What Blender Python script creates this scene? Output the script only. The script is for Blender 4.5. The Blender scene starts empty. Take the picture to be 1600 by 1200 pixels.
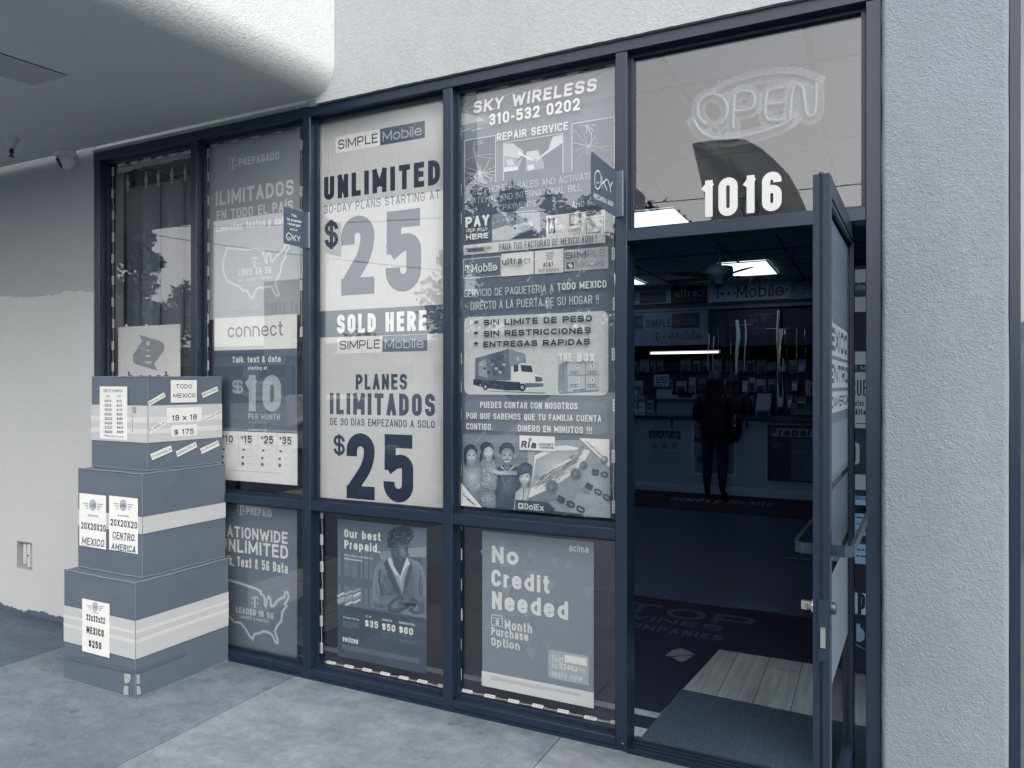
import bpy, bmesh, math, random
from mathutils import Vector, Matrix, noise
random.seed(7)
S = bpy.context.scene
COL = S.collection
R = math.radians

# ------------------------------------------------------------------ camera
FPX, YAW, CAM = 1144.6, R(26.18), Vector((0.0, -2.934, 1.5242))
_r = Vector((math.cos(YAW), math.sin(YAW), 0)); _f = Vector((-math.sin(YAW), math.cos(YAW), 0)); _u = Vector((0, 0, 1))
cd = bpy.data.cameras.new('camera'); cam = bpy.data.objects.new('camera', cd); COL.objects.link(cam)
cd.sensor_width = 36.0; cd.lens = 36.0 * FPX / 1600.0; cd.clip_start = 0.02; cd.clip_end = 900
cam.matrix_world = Matrix(((_r.x, _u.x, -_f.x, CAM.x), (_r.y, _u.y, -_f.y, CAM.y), (_r.z, _u.z, -_f.z, CAM.z), (0, 0, 0, 1)))
S.camera = cam

# ------------------------------------------------------------------ sky, sun, exposure
SUN_EL, SUN_ROT = R(46), R(134)       # the veiled sun stands behind the camera, to the right
W = bpy.data.worlds.new('World'); S.world = W; W.use_nodes = True
nt = W.node_tree; bg = nt.nodes['Background']
sky = nt.nodes.new('ShaderNodeTexSky'); sky.sky_type = 'NISHITA'; sky.sun_disc = False
sky.sun_elevation = SUN_EL; sky.sun_rotation = SUN_ROT; sky.air_density = 1.0; sky.dust_density = 1.6; sky.ozone_density = 1.0
hs = nt.nodes.new('ShaderNodeHueSaturation'); hs.inputs['Saturation'].default_value = 0.04
nt.links.new(sky.outputs[0], hs.inputs['Color']); nt.links.new(hs.outputs[0], bg.inputs['Color'])
bg.inputs['Strength'].default_value = 0.145
sl = bpy.data.lights.new('sun', 'SUN'); sl.energy = 0.65; sl.angle = R(45); sl.color = (1.0, 0.965, 0.915)
so = bpy.data.objects.new('sun', sl); COL.objects.link(so)
sdir = Vector((math.sin(SUN_ROT) * math.cos(SUN_EL), math.cos(SUN_ROT) * math.cos(SUN_EL), math.sin(SUN_EL)))
so.rotation_euler = sdir.to_track_quat('Z', 'Y').to_euler(); so.location = (6, -10, 14)
S.view_settings.view_transform = 'Standard'; S.view_settings.look = 'None'; S.view_settings.exposure = 1.70; S.view_settings.gamma = 1.0
S.render.engine = 'CYCLES'
S.cycles.use_denoising = True; S.cycles.max_bounces = 10; S.cycles.transparent_max_bounces = 16; S.cycles.glossy_bounces = 5
S.cycles.caustics_reflective = False; S.cycles.caustics_refractive = False; S.cycles.sample_clamp_indirect = 6

# ------------------------------------------------------------------ colours and materials
STOPS = [(0, (5, 16, 34)), (.09, (9, 23, 45)), (.22, (42, 56, 76)), (.33, (70, 82, 99)), (.455, (107, 117, 129)), (.61, (150, 157, 163)), (.76, (190, 194, 195)), (.84, (214, 215, 212)), (.92, (236, 235, 230)), (1, (246, 245, 241))]
def lin(c):
    c /= 255.0
    return c / 12.92 if c <= .04045 else ((c + .055) / 1.055) ** 2.4
TINT = [None]; ALB = [.66]
def duo(g, gain=1.0):
    """grey level 0..1 of the blue-toned print -> linear albedo"""
    g = max(0, min(1, g))
    for (a, ca), (b, cb) in zip(STOPS, STOPS[1:]):
        if g <= b:
            t = (g - a) / (b - a)
            c = [lin(x + (y - x) * t) * gain for x, y in zip(ca, cb)]
            c = [v * ALB[0] for v in c]
            if TINT[0]: c = [v * k for v, k in zip(c, TINT[0])]
            return tuple(min(.88, v) for v in c) + (1,)
MATS = {}
def M(name, g, rough=.6, gain=1.0, bump=None, mott=None, metal=0.0, spec=.5, emit=0, col=None):
    if TINT[0]: name = 'inside_' + name
    if name in MATS: return MATS[name]
    m = bpy.data.materials.new(name); m.use_nodes = True; MATS[name] = m
    n = m.node_tree; p = n.nodes['Principled BSDF']; c = col or duo(g, gain)
    p.inputs['Base Color'].default_value = c; p.inputs['Roughness'].default_value = rough
    p.inputs['Metallic'].default_value = metal; p.inputs['Specular IOR Level'].default_value = spec
    tc = n.nodes.new('ShaderNodeTexCoord')
    if mott:
        last = None
        for k, (sc, am, stretch) in enumerate(mott):
            mp = n.nodes.new('ShaderNodeMapping'); mp.inputs['Scale'].default_value = stretch
            n.links.new(tc.outputs['Object'], mp.inputs[0])
            t = n.nodes.new('ShaderNodeTexNoise'); t.inputs['Scale'].default_value = sc; t.inputs['Detail'].default_value = 5; t.inputs['Roughness'].default_value = .62
            n.links.new(mp.outputs[0], t.inputs[0])
            mr = n.nodes.new('ShaderNodeMapRange'); mr.inputs[1].default_value = .3; mr.inputs[2].default_value = .7
            mr.inputs[3].default_value = 1 - am; mr.inputs[4].default_value = 1 + am
            n.links.new(t.outputs[0], mr.inputs[0])
            vm = n.nodes.new('ShaderNodeVectorMath'); vm.operation = 'SCALE'
            if last is None: vm.inputs[0].default_value = c[:3]
            else: n.links.new(last.outputs[0], vm.inputs[0])
            n.links.new(mr.outputs[0], vm.inputs['Scale']); last = vm
        n.links.new(last.outputs[0], p.inputs['Base Color'])
    if bump:
        prev = None
        for sc, st, dist in bump:
            t = n.nodes.new('ShaderNodeTexNoise'); t.inputs['Scale'].default_value = sc; t.inputs['Detail'].default_value = 3
            n.links.new(tc.outputs['Object'], t.inputs[0])
            b = n.nodes.new('ShaderNodeBump'); b.inputs['Strength'].default_value = st; b.inputs['Distance'].default_value = dist
            n.links.new(t.outputs[0], b.inputs['Height'])
            if prev: n.links.new(prev.outputs[0], b.inputs['Normal'])
            prev = b
        n.links.new(prev.outputs[0], p.inputs['Normal'])
    if emit:
        p.inputs['Emission Color'].default_value = (1, .985, .95, 1); p.inputs['Emission Strength'].default_value = emit
    return m
def ink(g):
    g = round(g, 2)
    return M('print_%02d' % round(g * 100), g, .5, 1.15, mott=[(9, .035, (1, 1, 1)), (90, .05, (1, 1, 1))], bump=[(6, .12, .01)])
def matte(g, rough=.6):
    g = round(g, 2)
    return M('surface_%02d_%d' % (round(g * 100), round(rough * 10)), g, rough, 1.1)

def glass_mat(name, f0, tint):
    """thin pane: see-through plus a mirror share that rises towards grazing angles (the same from both sides)"""
    m = bpy.data.materials.new(name); m.use_nodes = True; n = m.node_tree; n.nodes.clear()
    out = n.nodes.new('ShaderNodeOutputMaterial'); mix = n.nodes.new('ShaderNodeMixShader')
    tr = n.nodes.new('ShaderNodeBsdfTransparent'); gl = n.nodes.new('ShaderNodeBsdfGlossy'); ge = n.nodes.new('ShaderNodeNewGeometry')
    tr.inputs[0].default_value = tint; gl.inputs['Roughness'].default_value = 0.0
    dt = n.nodes.new('ShaderNodeVectorMath'); dt.operation = 'DOT_PRODUCT'; n.links.new(ge.outputs['Normal'], dt.inputs[0]); n.links.new(ge.outputs['Incoming'], dt.inputs[1])
    def mt(op, x, y=0.0):
        q = n.nodes.new('ShaderNodeMath'); q.operation = op
        for i, v in enumerate((x, y)):
            if isinstance(v, (int, float)): q.inputs[i].default_value = v
            else: n.links.new(v, q.inputs[i])
        return q.outputs[0]
    f = mt('POWER', mt('SUBTRACT', 1.0, mt('ABSOLUTE', dt.outputs['Value'])), 5.0)
    f = mt('ADD', mt('MULTIPLY', f, 1 - f0), f0)
    n.links.new(f, mix.inputs[0]); n.links.new(tr.outputs[0], mix.inputs[1]); n.links.new(gl.outputs[0], mix.inputs[2])
    n.links.new(mix.outputs[0], out.inputs[0]); return m
GLASS = glass_mat('window_glass', .078, (.992, .995, .997, 1))
FILM = glass_mat('clear_plastic', .06, (.93, .94, .95, 1))
STUCCO_B = [(75, .55, .006), (22, .25, .006)]
stucco = M('white_stucco', .74, .85, 1.0, bump=[(170, .75, .0035), (70, .45, .004), (7, .2, .006)], mott=[(1.3, .04, (1, 1, 1)), (6, .03, (1, 1, .5)), (70, .06, (1, 1, 1))], spec=.2)
ALB[0] = .86; soffit_m = M('soffit_stucco', .80, .9, 1.0, bump=[(110, .9, .004), (40, .4, .005)], mott=[(1.1, .04, (1, 1, 1)), (70, .06, (1, 1, 1))], spec=.2); ALB[0] = .66
TINT[0] = (1.02, 1.0, .96); frame_m = M('bronze_aluminium', .17, .32, 1.0, mott=[(3, .12, (1, 1, .3)), (60, .12, (1, 1, .1)), (140, .10, (1, 1, 1))], spec=.5); TINT[0] = None; MATS['bronze_aluminium'] = frame_m
gasket = M('black_gasket', .1, .6)
carton_m = M('cardboard', .425, .6, 1.0, bump=[(5, .6, .014), (24, .3, .005)], mott=[(4, .05, (1, 1, 1)), (50, .03, (1, 1, .2))])
carton_edge = M('cardboard_edge', .53, .8)
band_m = M('white_band', .80, .5, 1.0, mott=[(6, .04, (1, 1, 4)), (40, .02, (1, 1, 1))], bump=[(9, .15, .006)])
tape_m = M('clear_tape', .72, .25, 1.0, mott=[(50, .12, (1, 1, 1))])
white_pl = M('white_plastic', .86, .35, 1.0)
steel = M('brushed_steel', .6, .33, 1.0, metal=.9)
bar_m = M('anodised_bar', .30, .38, 1.0, metal=.6)
pillar_m = M('grey_stucco', .59, .85, 1.0, bump=[(170, .9, .004), (70, .6, .0045), (9, .25, .006)], mott=[(1.3, .05, (1, 1, 1)), (7, .04, (1, 1, .4)), (70, .06, (1, 1, 1))], spec=.2)
chrome = M('bright_metal', .9, .2, 1.0, metal=.85)

# ------------------------------------------------------------------ objects
def tag(o, label=None, cat=None, group=None, kind=None):
    if label: o['label'] = label
    if cat: o['category'] = cat
    if group: o['group'] = group
    if kind: o['kind'] = kind
    return o
def thing(name, label, cat, loc=(0, 0, 0), group=None):
    o = bpy.data.objects.new(name, None); COL.objects.link(o); o.location = loc; o.empty_display_size = .1
    return tag(o, label, cat, group)
def wloc(o):
    v = Vector(o.location)
    while o.parent: o = o.parent; v = v + Vector(o.location)
    return v
class MB:
    """collects faces in world coordinates, then links them as ONE mesh object under its thing"""
    def __init__(s): s.v = []; s.f = []; s.m = []; s.mats = []; s.sm = []
    def mi(s, m):
        if m not in s.mats: s.mats.append(m)
        return s.mats.index(m)
    def face(s, pts, m, smooth=False):
        i = len(s.v); s.v += [tuple(p) for p in pts]; s.f.append(tuple(range(i, i + len(pts)))); s.m.append(s.mi(m)); s.sm.append(smooth)
    def grid(s, P, m, smooth=True, close=False):
        n = len(P); k = len(P[0]); i = len(s.v); mm = s.mi(m)
        for row in P: s.v += [tuple(p) for p in row]
        for a in range(n - 1):
            for b in range(k if close else k - 1):
                c = (b + 1) % k
                s.f.append((i + a * k + b, i + a * k + c, i + (a + 1) * k + c, i + (a + 1) * k + b)); s.m.append(mm); s.sm.append(smooth)
    def box(s, x0, x1, y0, y1, z0, z1, m, skip=''):
        p = [(x, y, z) for z in (z0, z1) for y in (y0, y1) for x in (x0, x1)]
        for k, q in (('b', (0, 2, 3, 1)), ('t', (4, 5, 7, 6)), ('f', (0, 1, 5, 4)), ('k', (2, 6, 7, 3)), ('l', (0, 4, 6, 2)), ('r', (1, 3, 7, 5))):
            if k not in skip: s.face([p[i] for i in q], m)
    def obox(s, c, ax, ay, az, hx, hy, hz, m):
        c = Vector(c); ax, ay, az = [Vector(a).normalized() for a in (ax, ay, az)]
        p = [c + ax * (hx * i) + ay * (hy * j) + az * (hz * k) for k in (-1, 1) for j in (-1, 1) for i in (-1, 1)]
        for q in ((0, 2, 3, 1), (4, 5, 7, 6), (0, 1, 5, 4), (2, 6, 7, 3), (0, 4, 6, 2), (1, 3, 7, 5)): s.face([p[i] for i in q], m)
    def prism(s, poly, d, m, m2=None):
        """poly: list of points, d: extrusion vector"""
        d = Vector(d); a = [Vector(p) for p in poly]; b = [p + d for p in a]
        s.face(a[::-1], m); s.face(b, m)
        for i in range(len(a)):
            j = (i + 1) % len(a); s.face([a[i], a[j], b[j], b[i]], m2 or m)
    def tube(s, pts, r, m, n=8, caps=True):
        pts = [Vector(p) for p in pts]; rows = []; prev = None
        for i, p in enumerate(pts):
            t = (pts[min(i + 1, len(pts) - 1)] - pts[max(i - 1, 0)]).normalized()
            if prev is None:
                a = t.cross(Vector((0, 0, 1)) if abs(t.z) < .9 else Vector((1, 0, 0))).normalized()
            else: a = (prev - t * prev.dot(t)).normalized()
            prev = a; b = t.cross(a); rr = r[i] if isinstance(r, (list, tuple)) else r
            rows.append([p + (a * math.cos(q) + b * math.sin(q)) * rr for q in [2 * math.pi * k / n for k in range(n)]])
        s.grid(rows, m, True, True)
        if caps: s.face(rows[0][::-1], m); s.face(rows[-1], m)
    def lathe(s, c, prof, m, n=20, ax=(0, 0, 1)):
        c = Vector(c); ax = Vector(ax).normalized(); a = ax.orthogonal().normalized(); b = ax.cross(a)
        s.grid([[c + ax * h + (a * math.cos(2 * math.pi * k / n) + b * math.sin(2 * math.pi * k / n)) * max(r, 1e-4) for k in range(n)] for r, h in prof], m, True, True)
    def ell(s, c, rx, ry, rz, m, n=14, k=9):
        c = Vector(c)
        s.grid([[c + Vector((rx * math.sin(t) * math.cos(p), ry * math.sin(t) * math.sin(p), rz * math.cos(t))) for p in [2 * math.pi * j / n for j in range(n)]] for t in [math.pi * (i + .001) / (k - 1 + .002) for i in range(k)]], m, True, True)
    def build(s, name, parent=None, bevel=0, seg=2):
        me = bpy.data.meshes.new(name); o = bpy.data.objects.new(name, me); COL.objects.link(o)
        off = wloc(parent) if parent else Vector((0, 0, 0))
        me.from_pydata([(v[0] - off.x, v[1] - off.y, v[2] - off.z) for v in s.v], [], s.f)
        for m in s.mats: me.materials.append(m)
        me.polygons.foreach_set('material_index', s.m); me.polygons.foreach_set('use_smooth', s.sm)
        if bevel:
            bm = bmesh.new(); bm.from_mesh(me); bmesh.ops.remove_doubles(bm, verts=bm.verts, dist=1e-5)
            ed = [e for e in bm.edges if len(e.link_faces) == 2 and e.calc_face_angle(0) > .5]
            bmesh.ops.bevel(bm, geom=ed, offset=bevel, segments=seg, affect='EDGES', profile=.5); bm.to_mesh(me); bm.free()
        if parent: o.parent = parent
        me.update(); return o
def one(name, label, cat, mb, loc=(0, 0, 0), group=None, **k):
    """a thing that is a single mesh"""
    e = bpy.data.objects.new('tmp', None); e.location = loc
    o = mb.build(name, e, **k); o.parent = None; o.location = loc; bpy.data.objects.remove(e)
    return tag(o, label, cat, group)
def copy_thing(o, loc, label, group=None):
    def rec(q, par):
        c = q.copy(); COL.objects.link(c); c.parent = par
        for ch in list(q.children): rec(ch, c)
        return c
    c = rec(o, None); c.location = loc; c['label'] = label
    if group: c['group'] = group
    return c

# ------------------------------------------------------------------ photo pixel -> point on a real plane
def ray(px, py): return _f + _r * ((px - 800) / FPX) + _u * ((600 - py) / FPX)
def hit(px, py, O, N):
    d = ray(px, py); O = Vector(O); N = Vector(N); return CAM + d * ((O - CAM).dot(N) / d.dot(N))
def at(px, py, Y): return hit(px, py, (0, Y, 0), (0, 1, 0))
def fx(px, Y=0.0): return at(px, 600, Y).x
def gz(px, py, z=0.0): return hit(px, py, (0, 0, z), (0, 0, 1))

# ------------------------------------------------------------------ stroke lettering (own glyphs)
GL = {
'A': '0 0,.5 1,1 0;.2 .29,.8 .29', 'B': '0 0,0 1;0 1,.92 1*,.92 .54*,0 .54;0 .54,1 .54*,1 0*,0 0', 'C': '1 .68,1 1*,0 1*,0 0*,1 0*,1 .32', 'D': '0 0,0 1;0 1,1 1*,1 0*,0 0',
'E': '0 0,0 1;0 1,1 1;0 .52,.88 .52;0 0,1 0', 'F': '0 0,0 1;0 1,1 1;0 .5,.88 .5', 'G': '1 .7,1 1*,0 1*,0 0*,1 0*,1 .46,.58 .46', 'H': '0 0,0 1;1 0,1 1;0 .52,1 .52', 'I': '.5 0,.5 1',
'J': '1 1,1 0*,0 0*,0 .3', 'K': '0 0,0 1;1 1,.05 .38;.33 .56,1 0', 'L': '0 0,0 1;0 0,1 0', 'M': '0 0,0 1;1 0,1 1;0 1,.5 .2,1 1', 'N': '0 0,0 1;1 0,1 1;0 1,1 0', 'O': '@0 0*,1 0*,1 1*,0 1*',
'P': '0 0,0 1;0 1,1 1*,1 .44*,0 .44', 'Q': '@0 0*,1 0*,1 1*,0 1*;.6 .25,1 -.05', 'R': '0 0,0 1;0 1,1 1*,1 .46*,0 .46;.5 .46,1 0', 'S': '1 .74,1 1*,0 1*,0 .53*,1 .53*,1 0*,0 0*,0 .28',
'T': '.5 0,.5 1;0 1,1 1', 'U': '0 1,0 0*,1 0*,1 1', 'V': '0 1,.5 0,1 1', 'W': '0 1,.25 0,.5 .9,.75 0,1 1', 'X': '0 1,1 0;1 1,0 0', 'Y': '0 1,.5 .45,1 1;.5 .45,.5 0', 'Z': '0 1,1 1;1 1,0 0;0 0,1 0',
'0': '@0 0*,1 0*,1 1*,0 1*', '1': '.72 0,.72 1;.06 .86,.72 .96', '2': '0 .68,0 1*,1 1*,1 .56*,.12 .1;0 0,1 0', '3': '0 .73,0 1*,1 1*,1 .53*,.38 .53;.38 .53,1 .53*,1 0*,0 0*,0 .27',
'4': '.76 0,.76 1,0 .27;0 .25,1 .25', '5': '.95 1,.06 1;.06 1,.05 .46;.14 .56,.34 .63*,1 .63*,1 0*,0 0*,0 .25', '6': '@0 0*,1 0*,1 .58*,0 .58*;0 .3,0 1*,1 1*,1 .78', '7': '0 1,1 1,.35 0',
'8': '@0 .53*,1 .53*,1 1*,0 1*;@0 0*,1 0*,1 .53*,0 .53*', '9': '@0 .42*,1 .42*,1 1*,0 1*;1 .7,1 0*,0 0*,0 .22', '$': '1 .7,1 .96*,0 .96*,0 .53*,1 .53*,1 .04*,0 .04*,0 .3;.5 -.1,.5 1.1',
'a': '.05 .56,.05 .72*,1 .72*,1 0;1 .42,0 .42*,0 0*,.8 0*,1 .2', 'b': '0 0,0 1;0 .72,1 .72*,1 0*,0 0', 'c': '1 .5,1 .72*,0 .72*,0 0*,1 0*,1 .22', 'd': '1 0,1 1;1 .72,0 .72*,0 0*,1 0',
'e': '.05 .37,.95 .37;1 .34,1 .72*,0 .72*,0 0*,1 0*,1 .2', 'f': '.35 0,.35 1*,1 1;0 .7,.9 .7', 'g': '1 .72,1 -.28*,0 -.28*,0 -.14;1 .72,0 .72*,0 0*,1 0', 'h': '0 0,0 1;0 .72,1 .72*,1 0', 'i': '.5 0,.5 .72;.5 .9,.5 1',
'j': '.5 .7,.5 -.28*,0 -.28;.5 .9,.5 1', 'k': '0 0,0 1;.95 .72,.05 .27;.35 .42,1 0', 'l': '.5 0,.5 1', 'm': '0 0,0 .72;0 .72,.5 .72*,.5 0;.5 .72,1 .72*,1 0', 'n': '0 0,0 .72;0 .72,1 .72*,1 0', 'o': '@0 0*,1 0*,1 .72*,0 .72*',
'p': '0 -.28,0 .72;0 .72,1 .72*,1 0*,0 0', 'q': '1 -.28,1 .72;1 .72,0 .72*,0 0*,1 0', 'r': '0 0,0 .72;0 .72,1 .72*,1 .58', 's': '1 .54,1 .72*,0 .72*,0 .37*,1 .37*,1 0*,0 0*,0 .18', 't': '.38 1,.38 0*,1 0;0 .72,.95 .72',
'u': '0 .72,0 0*,1 0*,1 .3;1 0,1 .72', 'v': '0 .72,.5 0,1 .72', 'w': '0 .72,.25 0,.5 .66,.75 0,1 .72', 'x': '0 .72,1 0;1 .72,0 0', 'y': '0 .72,.5 0;1 .72,.3 -.28', 'z': '0 .72,1 .72;1 .72,0 0;0 0,1 0',
'.': '.5 0,.5 .08', ',': '.6 .06,.3 -.16', '-': '0 .42,1 .42', '!': '.5 .33,.5 1;.5 0,.5 .08', ':': '.5 0,.5 .05;.5 .55,.5 .6', '*': '.5 .5,.5 1;.1 .62,.9 .88;.1 .88,.9 .62', '/': '0 0,1 1',
'&': '1 0,.12 .74,.12 1*,.75 1*,.75 .66,0 .4*,0 0*,.65 0*,1 .42'}
WF = {'I': 0, 'i': 0, 'l': 0, '.': 0, '!': 0, ':': 0, ',': .15, '1': .62, 'M': 1.28, 'W': 1.5, 'm': 1.45, 'w': 1.35, 'f': .6, 't': .62, 'r': .62, 'J': .85, 'L': .85, 'E': .88, 'F': .85, 'j': .4, '-': .55, 's': .88, 'c': .9, 'a': .95, '*': .8, 'k': .95, 'T': .98, '/': .5}
ACC = {'Í': ('I', '.3 1.14,.9 1.3'), 'í': ('i', '.4 .9,.9 1.06'), 'Á': ('A', '.4 1.14,.65 1.3'), 'ú': ('u', '.4 .88,.7 1.04'), 'Ú': ('U', '.4 1.14,.65 1.3'), 'É': ('E', '.4 1.14,.65 1.3')}
def rounded(pts, closed, rad):
    out = []; n = len(pts)
    for i, (p, rd) in enumerate(pts):
        if not rd or (not closed and i in (0, n - 1)): out.append(p); continue
        a = pts[i - 1][0]; b = pts[(i + 1) % n][0]
        la = (a - p).length; lb = (b - p).length
        ka = 1 if (not closed and i == 1 and not pts[0][1]) else .5
        kb = 1 if (not closed and i == n - 2 and not pts[-1][1]) else .5
        r = min(rad, la * ka, lb * kb); pa = p + (a - p) * (r / max(la, 1e-9)); pb = p + (b - p) * (r / max(lb, 1e-9))
        for k in range(6):
            t = k / 5 * math.pi / 2; out.append(pa + (p - pa) * math.sin(t) + (pb - p) * (1 - math.cos(t)))
    res = [out[0]]
    for q in out[1:]:
        if (q - res[-1]).length > 1e-7: res.append(q)
    if closed and len(res) > 2 and (res[0] - res[-1]).length < 1e-7: res.pop()
    return res
def ribbon(pts, closed, t, ext):
    n = len(pts); pts = [p.copy() for p in pts]
    if n < 2: return []
    if not closed and ext:
        e0, e1 = ext if isinstance(ext, tuple) else (ext, ext)
        pts[0] += (pts[0] - pts[1]).normalized() * e0; pts[-1] += (pts[-1] - pts[-2]).normalized() * e1
    L, Rr = [], []
    for i in range(n):
        a = pts[i - 1] if (i or closed) else None; b = pts[(i + 1) % n] if (i < n - 1 or closed) else None
        d1 = (pts[i] - a).normalized() if a is not None else None; d2 = (b - pts[i]).normalized() if b is not None else None
        d1 = d1 or d2; d2 = d2 or d1
        n1 = Vector((-d1.y, d1.x)); n2 = Vector((-d2.y, d2.x)); m = n1 + n2
        if m.length < 1e-6: m = n1
        m.normalize(); k = min(1 / max(m.dot(n1), .35), 1.9)
        L.append(pts[i] + m * (t / 2 * k)); Rr.append(pts[i] - m * (t / 2 * k))
    return [(Rr[i], Rr[(i + 1) % n], L[(i + 1) % n], L[i]) for i in range(n if closed else n - 1)]
def layout(s, Wd, h, wt, serif=False, shear=0):
    """quads (2-D) with a stroke index, for the string s set Wd wide with cap height h"""
    t = wt * h; sw = 0; ng = 0; ni = 0; res = []
    gl = [ACC[c] if c in ACC else (c, None) for c in s]
    for c, _ in gl:
        if c == ' ': sw += .5
        else:
            sw += WF.get(c, 1.0); ni += 1 if WF.get(c, 1.0) == 0 else 0
    n = len(gl)
    for _ in range(2):
        gap0 = t * .55
        u = (Wd - ni * t - (n - 1) * gap0) / max(sw + (n - 1) * .1, .3)
        if u < t * 2.1 and sw > .4: t = max(u / 2.1, t * .35)
    if sw < .4: u = Wd
    gap = t * .55 + u * .1; x = 0; lines = []
    for c, acc in gl:
        if c == ' ': x += .5 * u + gap; continue
        w = WF.get(c, 1.0) * u or t
        k = 0; paths = GL.get(c, '').split(';') + ([acc] if acc else [])
        todo = []
        for ps in paths:      # cut strokes at sharp corners so that they keep their weight
            tk = ps.lstrip('@').split(',') if ps else []
            if not tk or ps[0] == '@': todo += [ps] if ps else []; continue
            cur = [tk[0]]
            for i in range(1, len(tk)):
                cur.append(tk[i])
                if 0 < i < len(tk) - 1 and not tk[i].endswith('*'):
                    q3 = [Vector([float(v) * z_ for v, z_ in zip(tk[j].rstrip('*').split(), (w, h))]) for j in (i - 1, i, i + 1)]
                    if (q3[0] - q3[1]).length and (q3[2] - q3[1]).length and (q3[0] - q3[1]).angle(q3[2] - q3[1]) < R(80): todo.append(','.join(cur)); cur = [tk[i]]
            todo.append(','.join(cur))
        for ps in todo:
            if not ps: continue
            closed = ps[0] == '@'; P = []
            for tok in ps.lstrip('@').split(','):
                rd = tok.endswith('*'); a, b = tok.rstrip('*').split()
                P.append((Vector((x + t / 2 + float(a) * (w - t), t / 2 + float(b) * (h - t))), rd))
            Q = rounded(P, closed, .46 * min(max(w, t * 2), h) if w > 2 * t else t)
            def ex(e, o, raw):
                d = (e - o).normalized(); y = raw[1]
                return 0 if abs(d.y) > .9 and min(abs(y - v) for v in (0, 1, .72, -.28)) > .001 else t / 2
            raw = [[float(v) for v in tok.rstrip('*').split()] + [any('*' in q for q in ps.split(','))] for tok in ps.lstrip('@').split(',')]
            for qi, q in enumerate(ribbon(Q, closed, t, (ex(Q[0], Q[1], raw[0]), ex(Q[-1], Q[-2], raw[-1])) if len(Q) > 1 else 0)): lines.append((k + .3 * (qi % 3), q))
            if serif and not closed:
                for e, o in ((Q[0], Q[1]), (Q[-1], Q[-2])):
                    if abs(e.x - o.x) < abs(e.y - o.y) * .3:
                        sy = e.y + (t * .2 if e.y > o.y else -t * .2)
                        lines.append((k + 1, (Vector((e.x - t * 1.05, sy - t * .25)), Vector((e.x + t * 1.05, sy - t * .25)), Vector((e.x + t * 1.05, sy + t * .25)), Vector((e.x - t * 1.05, sy + t * .25)))))
            k += 1
        x += w + gap
    if shear: lines = [(k, tuple(Vector((p.x + p.y * shear, p.y)) for p in q)) for k, q in lines]
    return lines

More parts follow.
